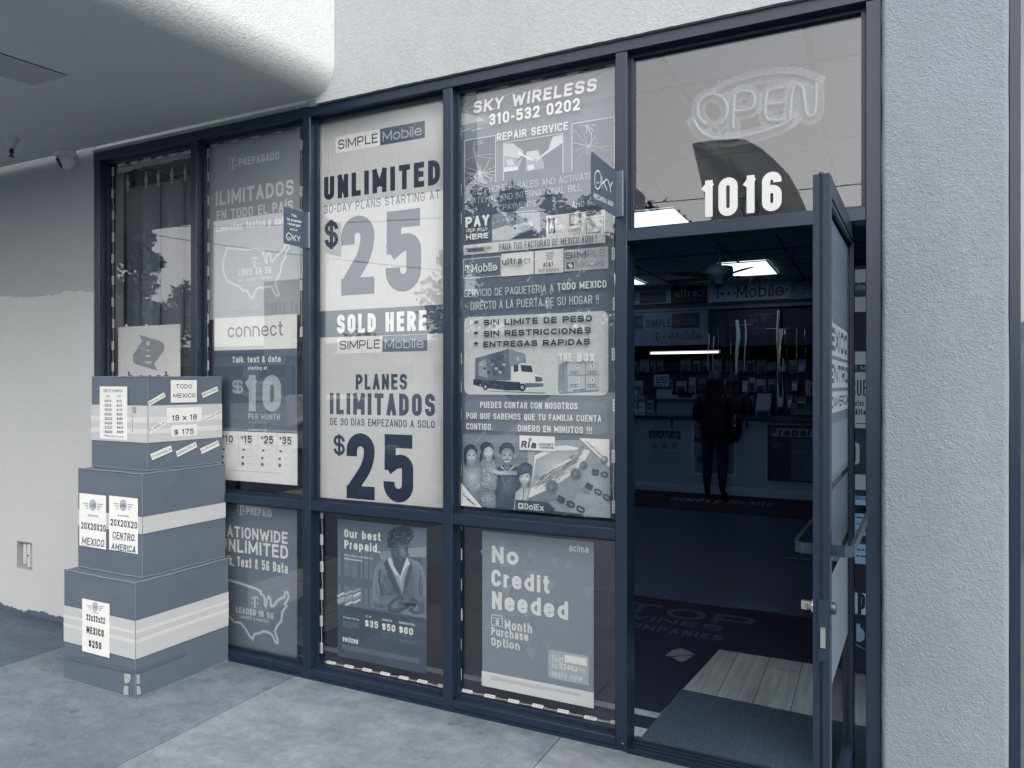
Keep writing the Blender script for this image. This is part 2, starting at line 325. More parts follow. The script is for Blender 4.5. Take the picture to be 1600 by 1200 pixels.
class Surf:
    def ik(s, g): return ink(max(.06, g - s.off) if g < .72 else g)
    """a real flat surface; points are read off the photograph and drawn where they lie on it, each print a hair above the last"""
    STEP = 1.5e-5
    def __init__(s, O, U, V, lift=0):
        s.O = Vector(O); s.U = Vector(U).normalized(); s.V = Vector(V).normalized(); s.N = s.U.cross(s.V); s.k = lift / s.STEP; s.off = 0; s.z(0, 0, 1); s.part = None
    def z(s, ox, oy, sc): s.zo = (ox, oy, sc); return s
    def uv(s, x, y):
        ox, oy, sc = s.zo; p = hit(ox + x * sc, oy + y * sc, s.O, s.N) - s.O
        return Vector((p.dot(s.U), p.dot(s.V)))
    def w(s, p, e=0): return s.O + s.U * p.x + s.V * p.y + s.N * ((s.k + e) * s.STEP)
    def on(s, part): s.part = part; return s
    def quads(s, uvs, m):
        s.k += 1
        for e, q in uvs: s.part.face([s.w(p, e * .3) for p in q], m)
    def polyuv(s, pts, m): s.quads([(0, pts)], m)
    def poly(s, pts, g): s.polyuv([s.uv(*p) for p in (pts if s.area(pts) < 0 else pts[::-1])], s.ik(g) if not isinstance(g, bpy.types.Material) else g)
    def area(s, p): return sum(p[i - 1][0] * p[i][1] - p[i][0] * p[i - 1][1] for i in range(len(p)))
    def rect(s, x0, y0, x1, y1, g, r=0):
        a = s.uv(x0, y0); b = s.uv(x1, y1); m = s.ik(g) if not isinstance(g, bpy.types.Material) else g
        P = [(Vector((a.x, b.y)), r), (Vector((b.x, b.y)), r), (Vector((b.x, a.y)), r), (Vector((a.x, a.y)), r)]
        s.polyuv(rounded(P, True, r) if r else [p for p, _ in P], m)
    def frame(s, x0, y0, x1, y1, g, t):
        a = s.uv(x0, y0); b = s.uv(x1, y1)
        s.quads([(0, q) for q in ribbon([Vector((a.x, b.y)), Vector((b.x, b.y)), Vector((b.x, a.y)), Vector((a.x, a.y))], True, t, 0)], s.ik(g))
    def line(s, pts, g, t, closed=False):
        P = [s.uv(*p) for p in pts]; s.quads([(i % 2, q) for i, q in enumerate(ribbon(P, closed, t, 0))], s.ik(g) if not isinstance(g, bpy.types.Material) else g)
    def disc(s, x, y, rx, ry, g, n=20, a0=0, a1=360):
        ox, oy, sc = s.zo
        s.poly([(x + rx * math.cos(R(a0 + (a1 - a0) * i / n)), y + ry * math.sin(R(a0 + (a1 - a0) * i / n))) for i in range(n + (a1 - a0 < 360))], g)
    def text(s, t, x0, yb, x1, yt, g, wt=.17, y1=None, shear=0, serif=False):
        a = s.uv(x0, yb); b = s.uv(x1, yb if y1 is None else y1); c = s.uv(x0, yt)
        if y1 is None: d = Vector((1, 0)); Wd = b.x - a.x
        else: d = (b - a).normalized(); Wd = (b - a).length
        e = Vector((-d.y, d.x)); h = abs((c - a).dot(e))
        if y1 is None: Wd -= shear * h
        m = s.ik(g) if not isinstance(g, bpy.types.Material) else g
        s.k += 1; s.quads([(k, [a + d * p.x + e * p.y for p in q]) for k, q in layout(t, Wd, h, wt, serif, shear)], m)
    def soft(s, pts, g0, g1, c, n=6, k=.2):
        """a printed tone that grades from its outline to a core"""
        for i in range(n):
            f = 1 - (1 - k) * i / (n - 1); s.poly([(c[0] + (x - c[0]) * f, c[1] + (y - c[1]) * f) for x, y in pts], g0 + (g1 - g0) * i / (n - 1))
    def oval(s, x, y, rx, ry, g0, g1, dx=0, dy=0, n=6): s.soft([(x + rx * math.cos(R(a)), y + ry * math.sin(R(a))) for a in range(0, 360, 18)], g0, g1, (x + dx, y + dy), n)
    def small(s, x0, y0, x1, y1, rows, g, fill=.45, seed=1):
        """lines of print too fine to read"""
        rnd = random.Random(seed); a = s.uv(x0, y0); b = s.uv(x1, y1); c = s.uv(x0, y1); h = ((a.y - b.y) if a.y - b.y > .12 * (a.y - c.y) else (a.y - c.y)) / rows; q = []
        for i in range(rows):
            x = a.x; end = b.x if i < rows - 1 else a.x + (b.x - a.x) * .6
            while x < end:
                w = min(rnd.uniform(.6, 3.2) * h, end - x); y = a.y - h * (i + .3)
                q.append((0, [Vector((x, y - h * fill)), Vector((x + w, y - h * fill)), Vector((x + w, y)), Vector((x, y))])); x += w + h * .35
        s.quads(q, s.ik(g))
FACADE_U, FACADE_V = (1, 0, 0), (0, 0, 1)
class Sign:
    """a flat printed thing: sheet, artwork and lettering parts"""
    def __init__(s, name, label, cat, Y, group=None, surf=None):
        s.s = surf or Surf((0, Y, 0), FACADE_U, FACADE_V); s.sheet, s.art, s.txt = MB(), MB(), MB(); s.a = (name, label, cat, group); s.loc = None
    def base(s, x0, y0, x1, y1, g, back=.0012):
        s.s.on(s.sheet); a = s.s.uv(x0, y0); b = s.s.uv(x1, y1); m = ink(g) if not isinstance(g, bpy.types.Material) else g
        P = [s.s.w(Vector(q)) for q in ((a.x, b.y), (b.x, b.y), (b.x, a.y), (a.x, a.y))]
        s.sheet.prism([p - s.s.N * back for p in P], s.s.N * back, m); s.loc = P[0]; return s
    def A(s): return s.s.on(s.art)
    def T(s): return s.s.on(s.txt)
    def done(s, sheet='sheet', art='artwork', txt='lettering'):
        n, l, c, g = s.a; o = thing(n, l, c, s.loc, g); s.sheet.build(sheet, o)
        if s.art.f: s.art.build(art, o)
        if s.txt.f: s.txt.build(txt, o)
        return o
def tlogo(s, x0, y0, x1, y1, g):
    """serif T between two square dots"""
    w = x1 - x0; h = y1 - y0; X = lambda a: x0 + w * a; Y = lambda a, b=0: y0 + h * a
    s.poly([(X(.08), Y(0)), (X(.92), Y(0)), (X(.96), Y(.3)), (X(.88), Y(.3)), (X(.78), Y(.1)), (X(.6), Y(.08)), (X(.6), Y(.9)), (X(.74), Y(.94)), (X(.74), Y(1)), (X(.26), Y(1)), (X(.26), Y(.94)), (X(.4), Y(.9)), (X(.4), Y(.08)), (X(.22), Y(.1)), (X(.12), Y(.3)), (X(.04), Y(.3))], g)
    s.poly([(X(0), Y(.52)), (X(.18), Y(.52)), (X(.18), Y(.7)), (X(0), Y(.7))], g); s.poly([(X(.82), Y(.52)), (X(1), Y(.52)), (X(1), Y(.7)), (X(.82), Y(.7))], g)
# ================================================================== ground
HEAD, SOF = 2.955, 2.985
def concrete(i, g):
    m = M('broom_concrete_%d' % i, g, .85, .95, bump=[(30, .35, .004), (9, .25, .01)], mott=[(.9, .18, (1, 1, 1)), (5, .19, (1, 1.6, 1)), (17, .12, (1, 1, 1)), (46, .10, (1, 1, 1))], spec=.25)
    n = m.node_tree; p = n.nodes['Principled BSDF']; src = p.inputs['Base Color'].links[0].from_socket; tc = n.nodes.new('ShaderNodeTexCoord')
    vo = n.nodes.new('ShaderNodeTexVoronoi'); vo.inputs['Scale'].default_value = 3.1; n.links.new(tc.outputs['Object'], vo.inputs[0])       # trodden gum
    sp = n.nodes.new('ShaderNodeMath'); sp.operation = 'LESS_THAN'; sp.inputs[1].default_value = .066; n.links.new(vo.outputs['Distance'], sp.inputs[0])
    cr = n.nodes.new('ShaderNodeTexVoronoi'); cr.feature = 'DISTANCE_TO_EDGE'; cr.inputs['Scale'].default_value = .3
    nz = n.nodes.new('ShaderNodeTexNoise'); nz.inputs['Scale'].default_value = 2.5; nz.inputs['Detail'].default_value = 6; n.links.new(tc.outputs['Object'], nz.inputs[0])
    va = n.nodes.new('ShaderNodeVectorMath'); va.operation = 'MULTIPLY_ADD'; va.inputs[1].default_value = (.5, .5, .5); n.links.new(nz.outputs['Color'], va.inputs[0]); n.links.new(tc.outputs['Object'], va.inputs[2]); n.links.new(va.outputs[0], cr.inputs[0])
    ck = n.nodes.new('ShaderNodeMath'); ck.operation = 'LESS_THAN'; ck.inputs[1].default_value = .0009; n.links.new(cr.outputs['Distance'], ck.inputs[0])
    st = n.nodes.new('ShaderNodeTexNoise'); st.inputs['Scale'].default_value = 7; st.inputs['Detail'].default_value = 7; st.inputs['Roughness'].default_value = .7; n.links.new(tc.outputs['Object'], st.inputs[0])
    sr = n.nodes.new('ShaderNodeMapRange'); sr.inputs[1].default_value = .60; sr.inputs[2].default_value = .74; sr.inputs[3].default_value = 0; sr.inputs[4].default_value = .8; n.links.new(st.outputs[0], sr.inputs[0])
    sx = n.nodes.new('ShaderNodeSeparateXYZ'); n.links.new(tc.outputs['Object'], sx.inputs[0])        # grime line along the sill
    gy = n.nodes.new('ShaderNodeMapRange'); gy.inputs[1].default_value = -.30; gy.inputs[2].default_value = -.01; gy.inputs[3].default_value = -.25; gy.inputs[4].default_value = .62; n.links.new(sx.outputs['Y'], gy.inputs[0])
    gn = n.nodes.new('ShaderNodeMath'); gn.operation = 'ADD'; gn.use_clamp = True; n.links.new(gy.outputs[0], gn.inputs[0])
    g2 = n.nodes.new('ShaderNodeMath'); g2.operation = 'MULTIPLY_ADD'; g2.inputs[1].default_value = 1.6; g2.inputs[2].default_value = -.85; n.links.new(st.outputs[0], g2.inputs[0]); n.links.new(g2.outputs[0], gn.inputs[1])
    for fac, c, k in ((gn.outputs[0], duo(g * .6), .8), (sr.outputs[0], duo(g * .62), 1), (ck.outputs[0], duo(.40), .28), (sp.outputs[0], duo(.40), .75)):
        mu = n.nodes.new('ShaderNodeMath'); mu.operation = 'MULTIPLY'; mu.inputs[1].default_value = k; n.links.new(fac, mu.inputs[0])
        mx = n.nodes.new('ShaderNodeMix'); mx.data_type = 'RGBA'; n.links.new(mu.outputs[0], mx.inputs[0]); n.links.new(src, mx.inputs[6]); mx.inputs[7].default_value = c; src = mx.outputs[2]
    n.links.new(src, p.inputs['Base Color']); return m
pv = MB(); TONES = [.38, .38, .39, .41, .51, .575, .61, .61, .61, .61, .61]; slabs = [concrete(k, g) for k, g in enumerate(sorted(set(TONES)))]  # slabs step darker to the left: shade painted into their tones
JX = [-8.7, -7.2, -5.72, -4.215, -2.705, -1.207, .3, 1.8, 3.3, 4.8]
xs = [-11] + JX + [6.5]; ys = [-4.6, 1.0]
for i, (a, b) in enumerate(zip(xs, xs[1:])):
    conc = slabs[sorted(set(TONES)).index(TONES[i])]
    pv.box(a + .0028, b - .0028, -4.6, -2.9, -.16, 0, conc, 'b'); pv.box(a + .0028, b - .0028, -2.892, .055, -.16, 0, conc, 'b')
pv.box(-11, 6.5, -4.59, .05, -.2, -.006, M('joint_dirt', .25, .9), 'b')
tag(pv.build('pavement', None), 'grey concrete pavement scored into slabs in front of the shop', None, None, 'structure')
gr = MB(); TINT[0] = (.8, 1, 1.2); asph = M('asphalt', .50, .9, 1.0, bump=[(60, .4, .01)], mott=[(.3, .15, (1, 1, 1)), (30, .2, (1, 1, 1))])
gr.face([(-400, -400, -.21), (400, -400, -.21), (400, 400, -.21), (-400, 400, -.21)], asph)
tag(gr.build('ground', None), 'dark asphalt car park beyond the pavement', None, None, 'structure')
TINT[0] = None; mk = MB(); pm = M('road_paint', .8, .8)
for i in range(7): mk.box(-14.5 + i * 2.75, -14.4 + i * 2.75, -11.5, -6.4, -.206, -.203, pm)
tag(mk.build('bay_markings', None), 'white painted parking bay lines on the asphalt', None, None, 'structure')

# ================================================================== shop building
bld = thing('shop_building', 'pale stucco shop building with a deep rounded canopy over the left windows', 'building', (-4.33, 0, 0))
# painted wall left of the windows: lighter repaint below a ragged line
pw = bpy.data.materials.new('two_tone_paint'); pw.use_nodes = True; n = pw.node_tree; p = n.nodes['Principled BSDF']; p.inputs['Roughness'].default_value = .8; p.inputs['Specular IOR Level'].default_value = .25
tc = n.nodes.new('ShaderNodeTexCoord'); sx = n.nodes.new('ShaderNodeSeparateXYZ'); n.links.new(tc.outputs['Object'], sx.inputs[0])
def nse(sc, det=4):
    t = n.nodes.new('ShaderNodeTexNoise'); t.inputs['Scale'].default_value = sc; t.inputs['Detail'].default_value = det; n.links.new(tc.outputs['Object'], t.inputs[0]); return t
def mth(op, a, b):
    q = n.nodes.new('ShaderNodeMath'); q.operation = op
    for i, v in enumerate((a, b)):
        if isinstance(v, (int, float)): q.inputs[i].default_value = v
        else: n.links.new(v, q.inputs[i])
    return q.outputs[0]
zz = mth('ADD', sx.outputs['Z'], mth('ADD', mth('MULTIPLY', mth('SUBTRACT', nse(3.2).outputs[0], .5), .10), mth('MULTIPLY', mth('SUBTRACT', nse(38, 6).outputs[0], .5), .05)))
def mixc(f, a, b):
    q = n.nodes.new('ShaderNodeMix'); q.data_type = 'RGBA'; n.links.new(f, q.inputs[0])
    for i, v in ((6, a), (7, b)):
        if isinstance(v, tuple): q.inputs[i].default_value = v
        else: n.links.new(v, q.inputs[i])
    return q.outputs[2]
light = mixc(mth('MULTIPLY', nse(2.0).outputs[0], 1.0), duo(.80, 1.0), duo(.845, 1.0))
old = mixc(mth('MULTIPLY', nse(2.5).outputs[0], 1.0), duo(.69, 1.0), duo(.73, 1.0))
c1 = mixc(mth('GREATER_THAN', zz, 2.103), light, old)
c2 = mixc(mth('LESS_THAN', zz, .035), c1, duo(.4, 1.0))
scuff = mixc(mth('GREATER_THAN', nse(14, 8).outputs[0], .735), c2, duo(.74, 1.0))
n.links.new(scuff, p.inputs['Base Color'])
bn = nse(26); bb = n.nodes.new('ShaderNodeBump'); bb.inputs['Strength'].default_value = .3; bb.inputs['Distance'].default_value = .006; n.links.new(bn.outputs[0], bb.inputs['Height']); n.links.new(bb.outputs[0], p.inputs['Normal'])
b = MB()
ox0, ox1 = at(27, 849, 0).x, at(51, 849, 0).x; oz0, oz1 = at(39, 889, 0).z, at(39, 846, 0).z
L0 = -11.0; JB = -4.333
b.box(L0, ox0, -.002, .2, 0, SOF + .05, pw); b.box(ox1, JB, -.002, .2, 0, SOF + .05, pw); b.box(ox0, ox1, -.002, .2, 0, oz0, pw, ''); b.box(ox0, ox1, -.002, .2, oz1, SOF + .05, pw)
b.build('painted_wall', bld)
# canopy: flat soffit, rounded edge, upright face; runs out over the pavement
XF, RB = -2.428, .15
cxc = XF - RB; P = [(-11, SOF), (cxc - .02, SOF)] + [(cxc + RB * math.sin(t), SOF + RB - RB * math.cos(t)) for t in [math.pi / 2 * i / 14 for i in range(1, 15)]] + [(XF, 5.2)]
c = MB(); OUT = -1.67
nx = []
for a, q in zip(P, P[1:]):
    k = max(1, int(math.hypot(q[0] - a[0], q[1] - a[1]) / .5)); nx += [(a[0] + (q[0] - a[0]) * i / k, a[1] + (q[1] - a[1]) * i / k) for i in range(k)]
nx.append(P[-1])
skew = lambda x, y: x + .11 * (y + .021) * max(0, min(1, (x + 4.2) / 1.2))
c.grid([[(skew(x, y), y, z) for x, z in nx] for y in (-.021, -.4, -.8, -1.2, OUT)][::-1], soffit_m, True)
c.face([(skew(x, OUT), OUT, z) for x, z in nx][::-1] + [(-11, OUT, 5.2)][::1], soffit_m)
c.build('canopy', bld)
# stucco wall over and beside the shop window
JR0, JR1 = fx(1352.8), fx(1377)
NX = fx(1576)
w = MB()
def roughedge(y0, x0, x1, z, zt):
    """front face with a slightly uneven lower edge"""
    k = int((x1 - x0) / .03); lo = [(x0 + (x1 - x0) * i / k, z + random.uniform(-.0012, .0014)) for i in range(k + 1)]
    w.face([(x, y0, q) for x, q in lo] + [(x1, y0, zt), (x0, y0, zt)], stucco)
    w.grid([[(x, y0, q) for x, q in lo], [(x, y0 + .24, q) for x, q in lo]], stucco, False)
roughedge(-.022, XF - .12, JR1, HEAD, 5.2); w.box(-4.34, XF - .12, .012, .2, HEAD, SOF + .06, stucco)
w.build('stucco_wall', bld)
pl = MB(); r = .018
prof = [(JR1, -.022 + r)] + [(JR1 + r - r * math.cos(t), -.022 + r - r * math.sin(t)) for t in [math.pi / 2 * i / 5 for i in range(1, 6)]] + [(NX - r + r * math.sin(t), -.022 + r - r * math.cos(t)) for t in [math.pi / 2 * i / 5 for i in range(6)]] + [(NX, .2)]
prof[0] = (JR1, .2); 
zs = [i * .05 for i in range(0, 105)]
pl.grid([[(x + (noise.noise((0, 0, z * 3)) * .004 if i > 8 else 0) + (random.uniform(-.0015, .0015) if i in (1, 2) else 0), y, z) for i, (x, y) in enumerate(prof)] for z in zs], pillar_m, True)
pl.build('pillar', bld)
eb = MB(); eb.box(-11.2, -9.4, -3.6, -.03, 0, 5.2, pw); eb.build('sky_blocker', bld)  # unseen block added to hold back low sky light from the left
nw = MB(); nw.box(NX, 6, -.018, .2, HEAD, 5.2, stucco); nw.box(2.6, 6, -.018, .2, 0, HEAD, stucco); nw.build('stucco_wall', bld)
# inside shell
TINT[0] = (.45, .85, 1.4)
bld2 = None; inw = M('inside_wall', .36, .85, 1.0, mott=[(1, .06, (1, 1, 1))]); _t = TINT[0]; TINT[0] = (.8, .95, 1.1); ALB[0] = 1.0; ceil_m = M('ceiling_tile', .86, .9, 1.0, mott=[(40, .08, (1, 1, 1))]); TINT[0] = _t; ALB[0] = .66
CE = 3.02; XL, XR, YB = -4.6, .62, 8.9
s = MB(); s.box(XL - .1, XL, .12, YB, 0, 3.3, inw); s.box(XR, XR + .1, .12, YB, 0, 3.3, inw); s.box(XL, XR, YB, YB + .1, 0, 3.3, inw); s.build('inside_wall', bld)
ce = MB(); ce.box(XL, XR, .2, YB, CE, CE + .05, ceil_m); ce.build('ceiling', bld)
gd = MB(); gm = M('ceiling_grid', .48, .5)
for i in range(-6, 3):
    x = -.86 + .61 * i
    if XL < x < XR: gd.box(x - .012, x + .012, .2, YB, CE - .008, CE - .0005, gm)
for i in range(8): gd.box(XL, XR, .73 + 1.22 * i - .012, .73 + 1.22 * i + .012, CE - .0075, CE - .001, gm)
gd.build('ceiling_grid', bld)
rf = MB(); rf.box(-11, 6, .2, YB + .1, 3.32, 3.5, M('roof_felt', .3, .9)); rf.build('roof', bld)
# inside floor: wood planks
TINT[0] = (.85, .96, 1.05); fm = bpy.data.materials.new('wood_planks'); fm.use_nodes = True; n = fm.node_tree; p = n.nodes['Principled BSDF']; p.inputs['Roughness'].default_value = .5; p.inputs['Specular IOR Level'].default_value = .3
tc = n.nodes.new('ShaderNodeTexCoord'); bk = n.nodes.new('ShaderNodeTexBrick'); bk.inputs['Scale'].default_value = 1.0
mp = n.nodes.new('ShaderNodeMapping'); mp.inputs['Rotation'].default_value = (0, 0, R(90)); n.links.new(tc.outputs['Object'], mp.inputs[0]); n.links.new(mp.outputs[0], bk.inputs[0])
bk.inputs['Brick Width'].default_value = 1.2; bk.inputs['Row Height'].default_value = .17; bk.inputs['Mortar Size'].default_value = .002
bk.inputs['Color1'].default_value = duo(.74, 1.0); bk.inputs['Color2'].default_value = duo(.80, 1.0); bk.inputs['Mortar'].default_value = duo(.25)
mp2 = n.nodes.new('ShaderNodeMapping'); mp2.inputs['Scale'].default_value = (22, 1.6, 1); n.links.new(tc.outputs['Object'], mp2.inputs[0])
gn = n.nodes.new('ShaderNodeTexNoise'); gn.inputs['Scale'].default_value = 1.0; gn.inputs['Detail'].default_value = 6; gn.inputs['Distortion'].default_value = 1.2; n.links.new(mp2.outputs[0], gn.inputs[0])
mr = n.nodes.new('ShaderNodeMapRange'); mr.inputs[1].default_value = .3; mr.inputs[2].default_value = .7; mr.inputs[3].default_value = .65; mr.inputs[4].default_value = 1.15; n.links.new(gn.outputs[0], mr.inputs[0])
vm = n.nodes.new('ShaderNodeVectorMath'); vm.operation = 'SCALE'; n.links.new(bk.outputs[0], vm.inputs[0]); n.links.new(mr.outputs[0], vm.inputs['Scale']); n.links.new(vm.outputs[0], p.inputs['Base Color'])
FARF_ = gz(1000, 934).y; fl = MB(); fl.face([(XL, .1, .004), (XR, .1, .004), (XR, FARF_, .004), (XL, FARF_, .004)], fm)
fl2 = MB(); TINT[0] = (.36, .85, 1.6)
dkf = M('shaded_planks', .34, .4, 1.0, mott=[(2.2, .25, (9, 1, 1)), (30, .2, (1, .08, 1))], spec=.4); FARF = gz(1000, 934).y  # planks coloured dark where the room falls into shade
fl2.face([(XL, FARF, .0045), (XR, FARF, .0045), (XR, YB, .0045), (XL, YB, .0045)], dkf); tag(fl2.build('shaded_floor', None), 'wood floor deeper inside the shop, coloured dark for its shade', None, None, 'structure')
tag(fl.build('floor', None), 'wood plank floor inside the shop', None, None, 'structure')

TINT[0] = None
# ================================================================== window frame
fr = thing('storefront_frame', 'dark bronze aluminium shop window frame with five uprights and a mid rail', 'window frame', (-4.33, 0, 0))
D = .11; GY = .062          # frame depth, glass line
MW = .05
UP = [fx(147) + .001, fx(297.5), fx(472.5), fx(691.7), fx(961.5), JR0]
UP[5] = JR0
WID = [.05] * 5 + [JR1 - JR0]
for i, (x, wd) in enumerate(zip(UP, WID)):
    m = MB(); m.box(x, x + wd, 0 + .0005 * (i % 2), D, 0.001, HEAD - .0502, frame_m); m.build('upright', fr, bevel=.002, seg=1)
m = MB(); m.box(UP[0], JR1, -.003, D + .001, HEAD - .05, HEAD, frame_m); m.build('head', fr, bevel=.002, seg=1)
# raised collar under the canopy
m = MB(); m.tube([(-4.33, .002, SOF - .014), (-3.6, .002, SOF - .0145), (-2.7, .002, SOF - .0135), (-2.62, .002, SOF - .012)], .0145, M('caulk_bead', .62, .6), 10); m.build('caulk_bead', bld)
glass_parts = []
def bay(i, z0, z1, clear=True):
    """beads and a pane between uprights i and i+1"""
    a, b_ = UP[i] + WID[i], UP[i + 1]; m = MB(); q = .016
    for x0, x1, zz0, zz1 in ((a, a + q, z0 + q, z1 - q), (b_ - q, b_, z0 + q, z1 - q), (a, b_, z0, z0 + q), (a, b_, z1 - q, z1)):
        m.box(x0 + .0006, x1 - .0006, GY - .02, GY - .004, zz0 + .0006, zz1 - .0006, frame_m)
    m.build('glazing_bead', fr)
    m = MB(); m.box(a + .002, b_ - .002, GY - .003, GY + .003, z0 + .002, z1 - .002, GLASS); m.build('glass_pane', fr)
RAIL0, RAIL1 = .872, .918
SILL = .05
for i in range(1, 4):
    m = MB(); a, b_ = UP[i] + WID[i], UP[i + 1]; m.box(a - .0002, b_ + .0002, .0015, D - .001, RAIL0, RAIL1, frame_m); m.build('mid_rail', fr, bevel=.002, seg=1)
m = MB(); a, b_ = UP[0] + .05, UP[1]; m.box(a, b_, .0015, D - .001, RAIL0, RAIL1, frame_m); m.build('mid_rail', fr, bevel=.002, seg=1)
m = MB(); m.box(UP[0] - .002, UP[4] + .052, -.004, D + .002, 0, .014, frame_m); m.build('base_plate', fr)
for i in range(4):
    m = MB(); a, b_ = UP[i] + WID[i], UP[i + 1]
    m.box(a, b_, .001, D, .0145, .05, frame_m, ''); m.build('sill', fr, bevel=.002, seg=1)
    bay(i, SILL, RAIL0); bay(i, RAIL1, HEAD - .05)
TB0, TB1 = 2.116, 2.163
m = MB(); m.box(UP[4] + .05, UP[5], .0, D, TB0, TB1, frame_m); m.build('transom_bar', fr, bevel=.002, seg=1)
bay(4, TB1, HEAD - .05)
th = MB(); th.box(UP[4] + .052, JR0, -.012, .125, .0, .006, frame_m)
for k in range(4): th.box(UP[4] + .052, JR0, .004 + k * .028, .018 + k * .028, .006, .013, frame_m)
th.box(UP[4] + .052, JR0, .118, .126, .006, .0135, steel)
th.build('threshold', fr)
for px, py in ((969, 1173), (973, 1162)):
    sc = MB(); pt = at(px, py, 0); sc.lathe(pt + Vector((0, -.003, 0)), [(0, -.002), (.004, -.001), (.005, .004)], steel, 10, (0, 1, 0)); sc.build('screw', fr)

# neighbour's window on the right of the pillar
JW = .034
nf = thing('neighbour_shopfront', 'dark window frame of the next shop at the right edge of the photo', 'window frame', (NX, 0, 0))
m = MB(); m.box(NX + .001, NX + JW, .0, .11, 0, HEAD, frame_m); m.box(2.55, 2.6, 0, .11, 0, HEAD, frame_m); m.box(NX + JW, 2.55, .0005, .1095, HEAD - .05, HEAD, frame_m); m.box(NX + JW, 2.55, .0005, .1095, .0, .05, frame_m); m.build('frame', nf, bevel=.002, seg=1)
m = MB(); m.box(NX + JW, 2.55, .05, .056, .05, HEAD - .05, GLASS); m.build('glass_pane', nf)
m = MB(); m.box(NX + JW, 2.55, .3, .32, 0, HEAD, M('blind_cloth', .62, .9)); m.build('blind', nf)

# ================================================================== door, standing open
DA = Vector((-.1056, -.715, 0)); DB = Vector((-.0585, .135, 0))   # outer face line, free edge -> pivot edge
du = (DB - DA).normalized(); dn = Vector((du.y, -du.x, 0))         # dn points out of the shop side (to the right)
DT = .044; DL = (DB - DA).length; DZ0, DZ1 = .018, 2.112
door = thing('glass_door', 'open glass shop door in a dark metal frame, plastered with paper notices', 'door', (DB.x, .055, 0))
zv = Vector((0, 0, 1))
def dbox(mb, a0, a1, n0, n1, z0, z1, m):
    c = DA + du * ((a0 + a1) / 2) + dn * ((n0 + n1) / 2) + zv * ((z0 + z1) / 2); mb.obox(c, du, dn, zv, (a1 - a0) / 2, (n1 - n0) / 2, (z1 - z0) / 2, m)
m = MB()
dbox(m, 0, .052, -DT, -DT * .62, DZ0, DZ1, frame_m); dbox(m, 0, .052, -DT * .42, 0, DZ0, DZ1, frame_m); dbox(m, .006, .05, -DT * .62, -DT * .42, DZ0, DZ1 - .001, gasket)
dbox(m, DL - .052, DL, -DT, 0, DZ0, DZ1, frame_m); dbox(m, .0525, DL - .0525, -DT, 0, DZ1 - .055, DZ1, frame_m); dbox(m, .0525, DL - .0525, -DT, 0, DZ0, DZ0 + .16, frame_m)
for n0, n1 in ((-.012, -.004), (-DT + .004, -DT + .012)):
    dbox(m, .0525, .066, n0, n1, DZ0 + .161, DZ1 - .056, frame_m); dbox(m, DL - .066, DL - .0525, n0, n1, DZ0 + .161, DZ1 - .056, frame_m); dbox(m, .067, DL - .067, n0, n1, DZ1 - .07, DZ1 - .056, frame_m)
m.build('door_frame', door)
m = MB(); g0 = Vector((0, 0, 0)); m2 = DA + dn * (-.004)
m.lathe(DA + du * .012 + dn * (-DT * .52) + zv * (DZ1 - .001), [(.0085, 0), (.0085, .004), (.005, .009), (0, .0095)], gasket, 12); m.build('edge_seal', door)
m = MB(); dbox(m, .054, DL - .054, -.025, -.019, DZ0 + .165, DZ1 - .058, GLASS); m.build('glass_pane', door)
def bar(side, name):
    """offset flat push bar across the door"""
    mb = MB(); o = 0 if side > 0 else -DT; z0 = 1.055
    path = [(.03, 0), (.028, .036), (.042, .053), (.065, .058), (DL - .065, .058), (DL - .042, .053), (DL - .028, .036), (DL - .03, 0)]
    for zo, hz, pt in ((-.0, .0095, .008), (.0125, .003, .010), (-.0125, .003, .010)):
        rows = []
        for i, (a, q) in enumerate(path):
            rows.append([DA + du * a + dn * (o + side * (q - (0 if j in (0, 1) else pt)) + (0)) + zv * (z0 + zo + (hz if j in (1, 2) else -hz)) for j in range(4)])
            if i in (0, len(path) - 1): rows[-1] = [DA + du * (a + (pt if (j in (2, 3)) else 0) * (1 if i == 0 else -1)) + dn * (o) + zv * (z0 + zo + (hz if j in (1, 2) else -hz)) for j in range(4)]
        mb.grid(rows, bar_m, False, True)
    return mb.build(name, door)
bar(1, 'pull_bar'); bar(-1, 'push_bar')
m = MB(); c0 = DA + dn * (-DT / 2); zc = (at(1283, 983, -.715).z)
lp = lambda px, py: hit(px, py, DA, du)
z_t, z_b = lp(1283, 936).z, lp(1283, 1033).z
m.obox(DA + dn * (-DT * .36) - du * .002 + zv * ((z_t + z_b) / 2), du, dn, zv, .002, .0145, (z_t - z_b) / 2, M('lock_plate', .16, .45)); plate = m.build('lock_plate', door)
m = MB(); zt2, zb2 = lp(1283, 979).z, lp(1283, 1010).z
m.obox(DA + dn * (-DT * .38) - du * .006 + zv * ((zt2 + zb2) / 2), du, dn, zv, .006, .0065, (zt2 - zb2) / 2, chrome); m.build('latch_bolt', door)
m = MB(); zk = lp(1264, 950).z
m.lathe(DA + du * .03 + dn * (-DT) + zv * zk, [(.019, 0), (.019, .006), (.014, .008), (.012, .02), (0, .02)], chrome, 16, -dn); m.obox(DA + du * .03 + dn * (-DT - .024) + zv * zk, du, dn, zv, .006, .010, .012, chrome); m.build('thumb_turn', door)
m = MB(); m.lathe(DA + du * .03 + zv * zk, [(.017, 0), (.017, .011), (.014, .014), (0, .014)], M('lock_cylinder', .3, .4, 1.0, metal=.5), 16, dn); m.build('lock_cylinder', door)
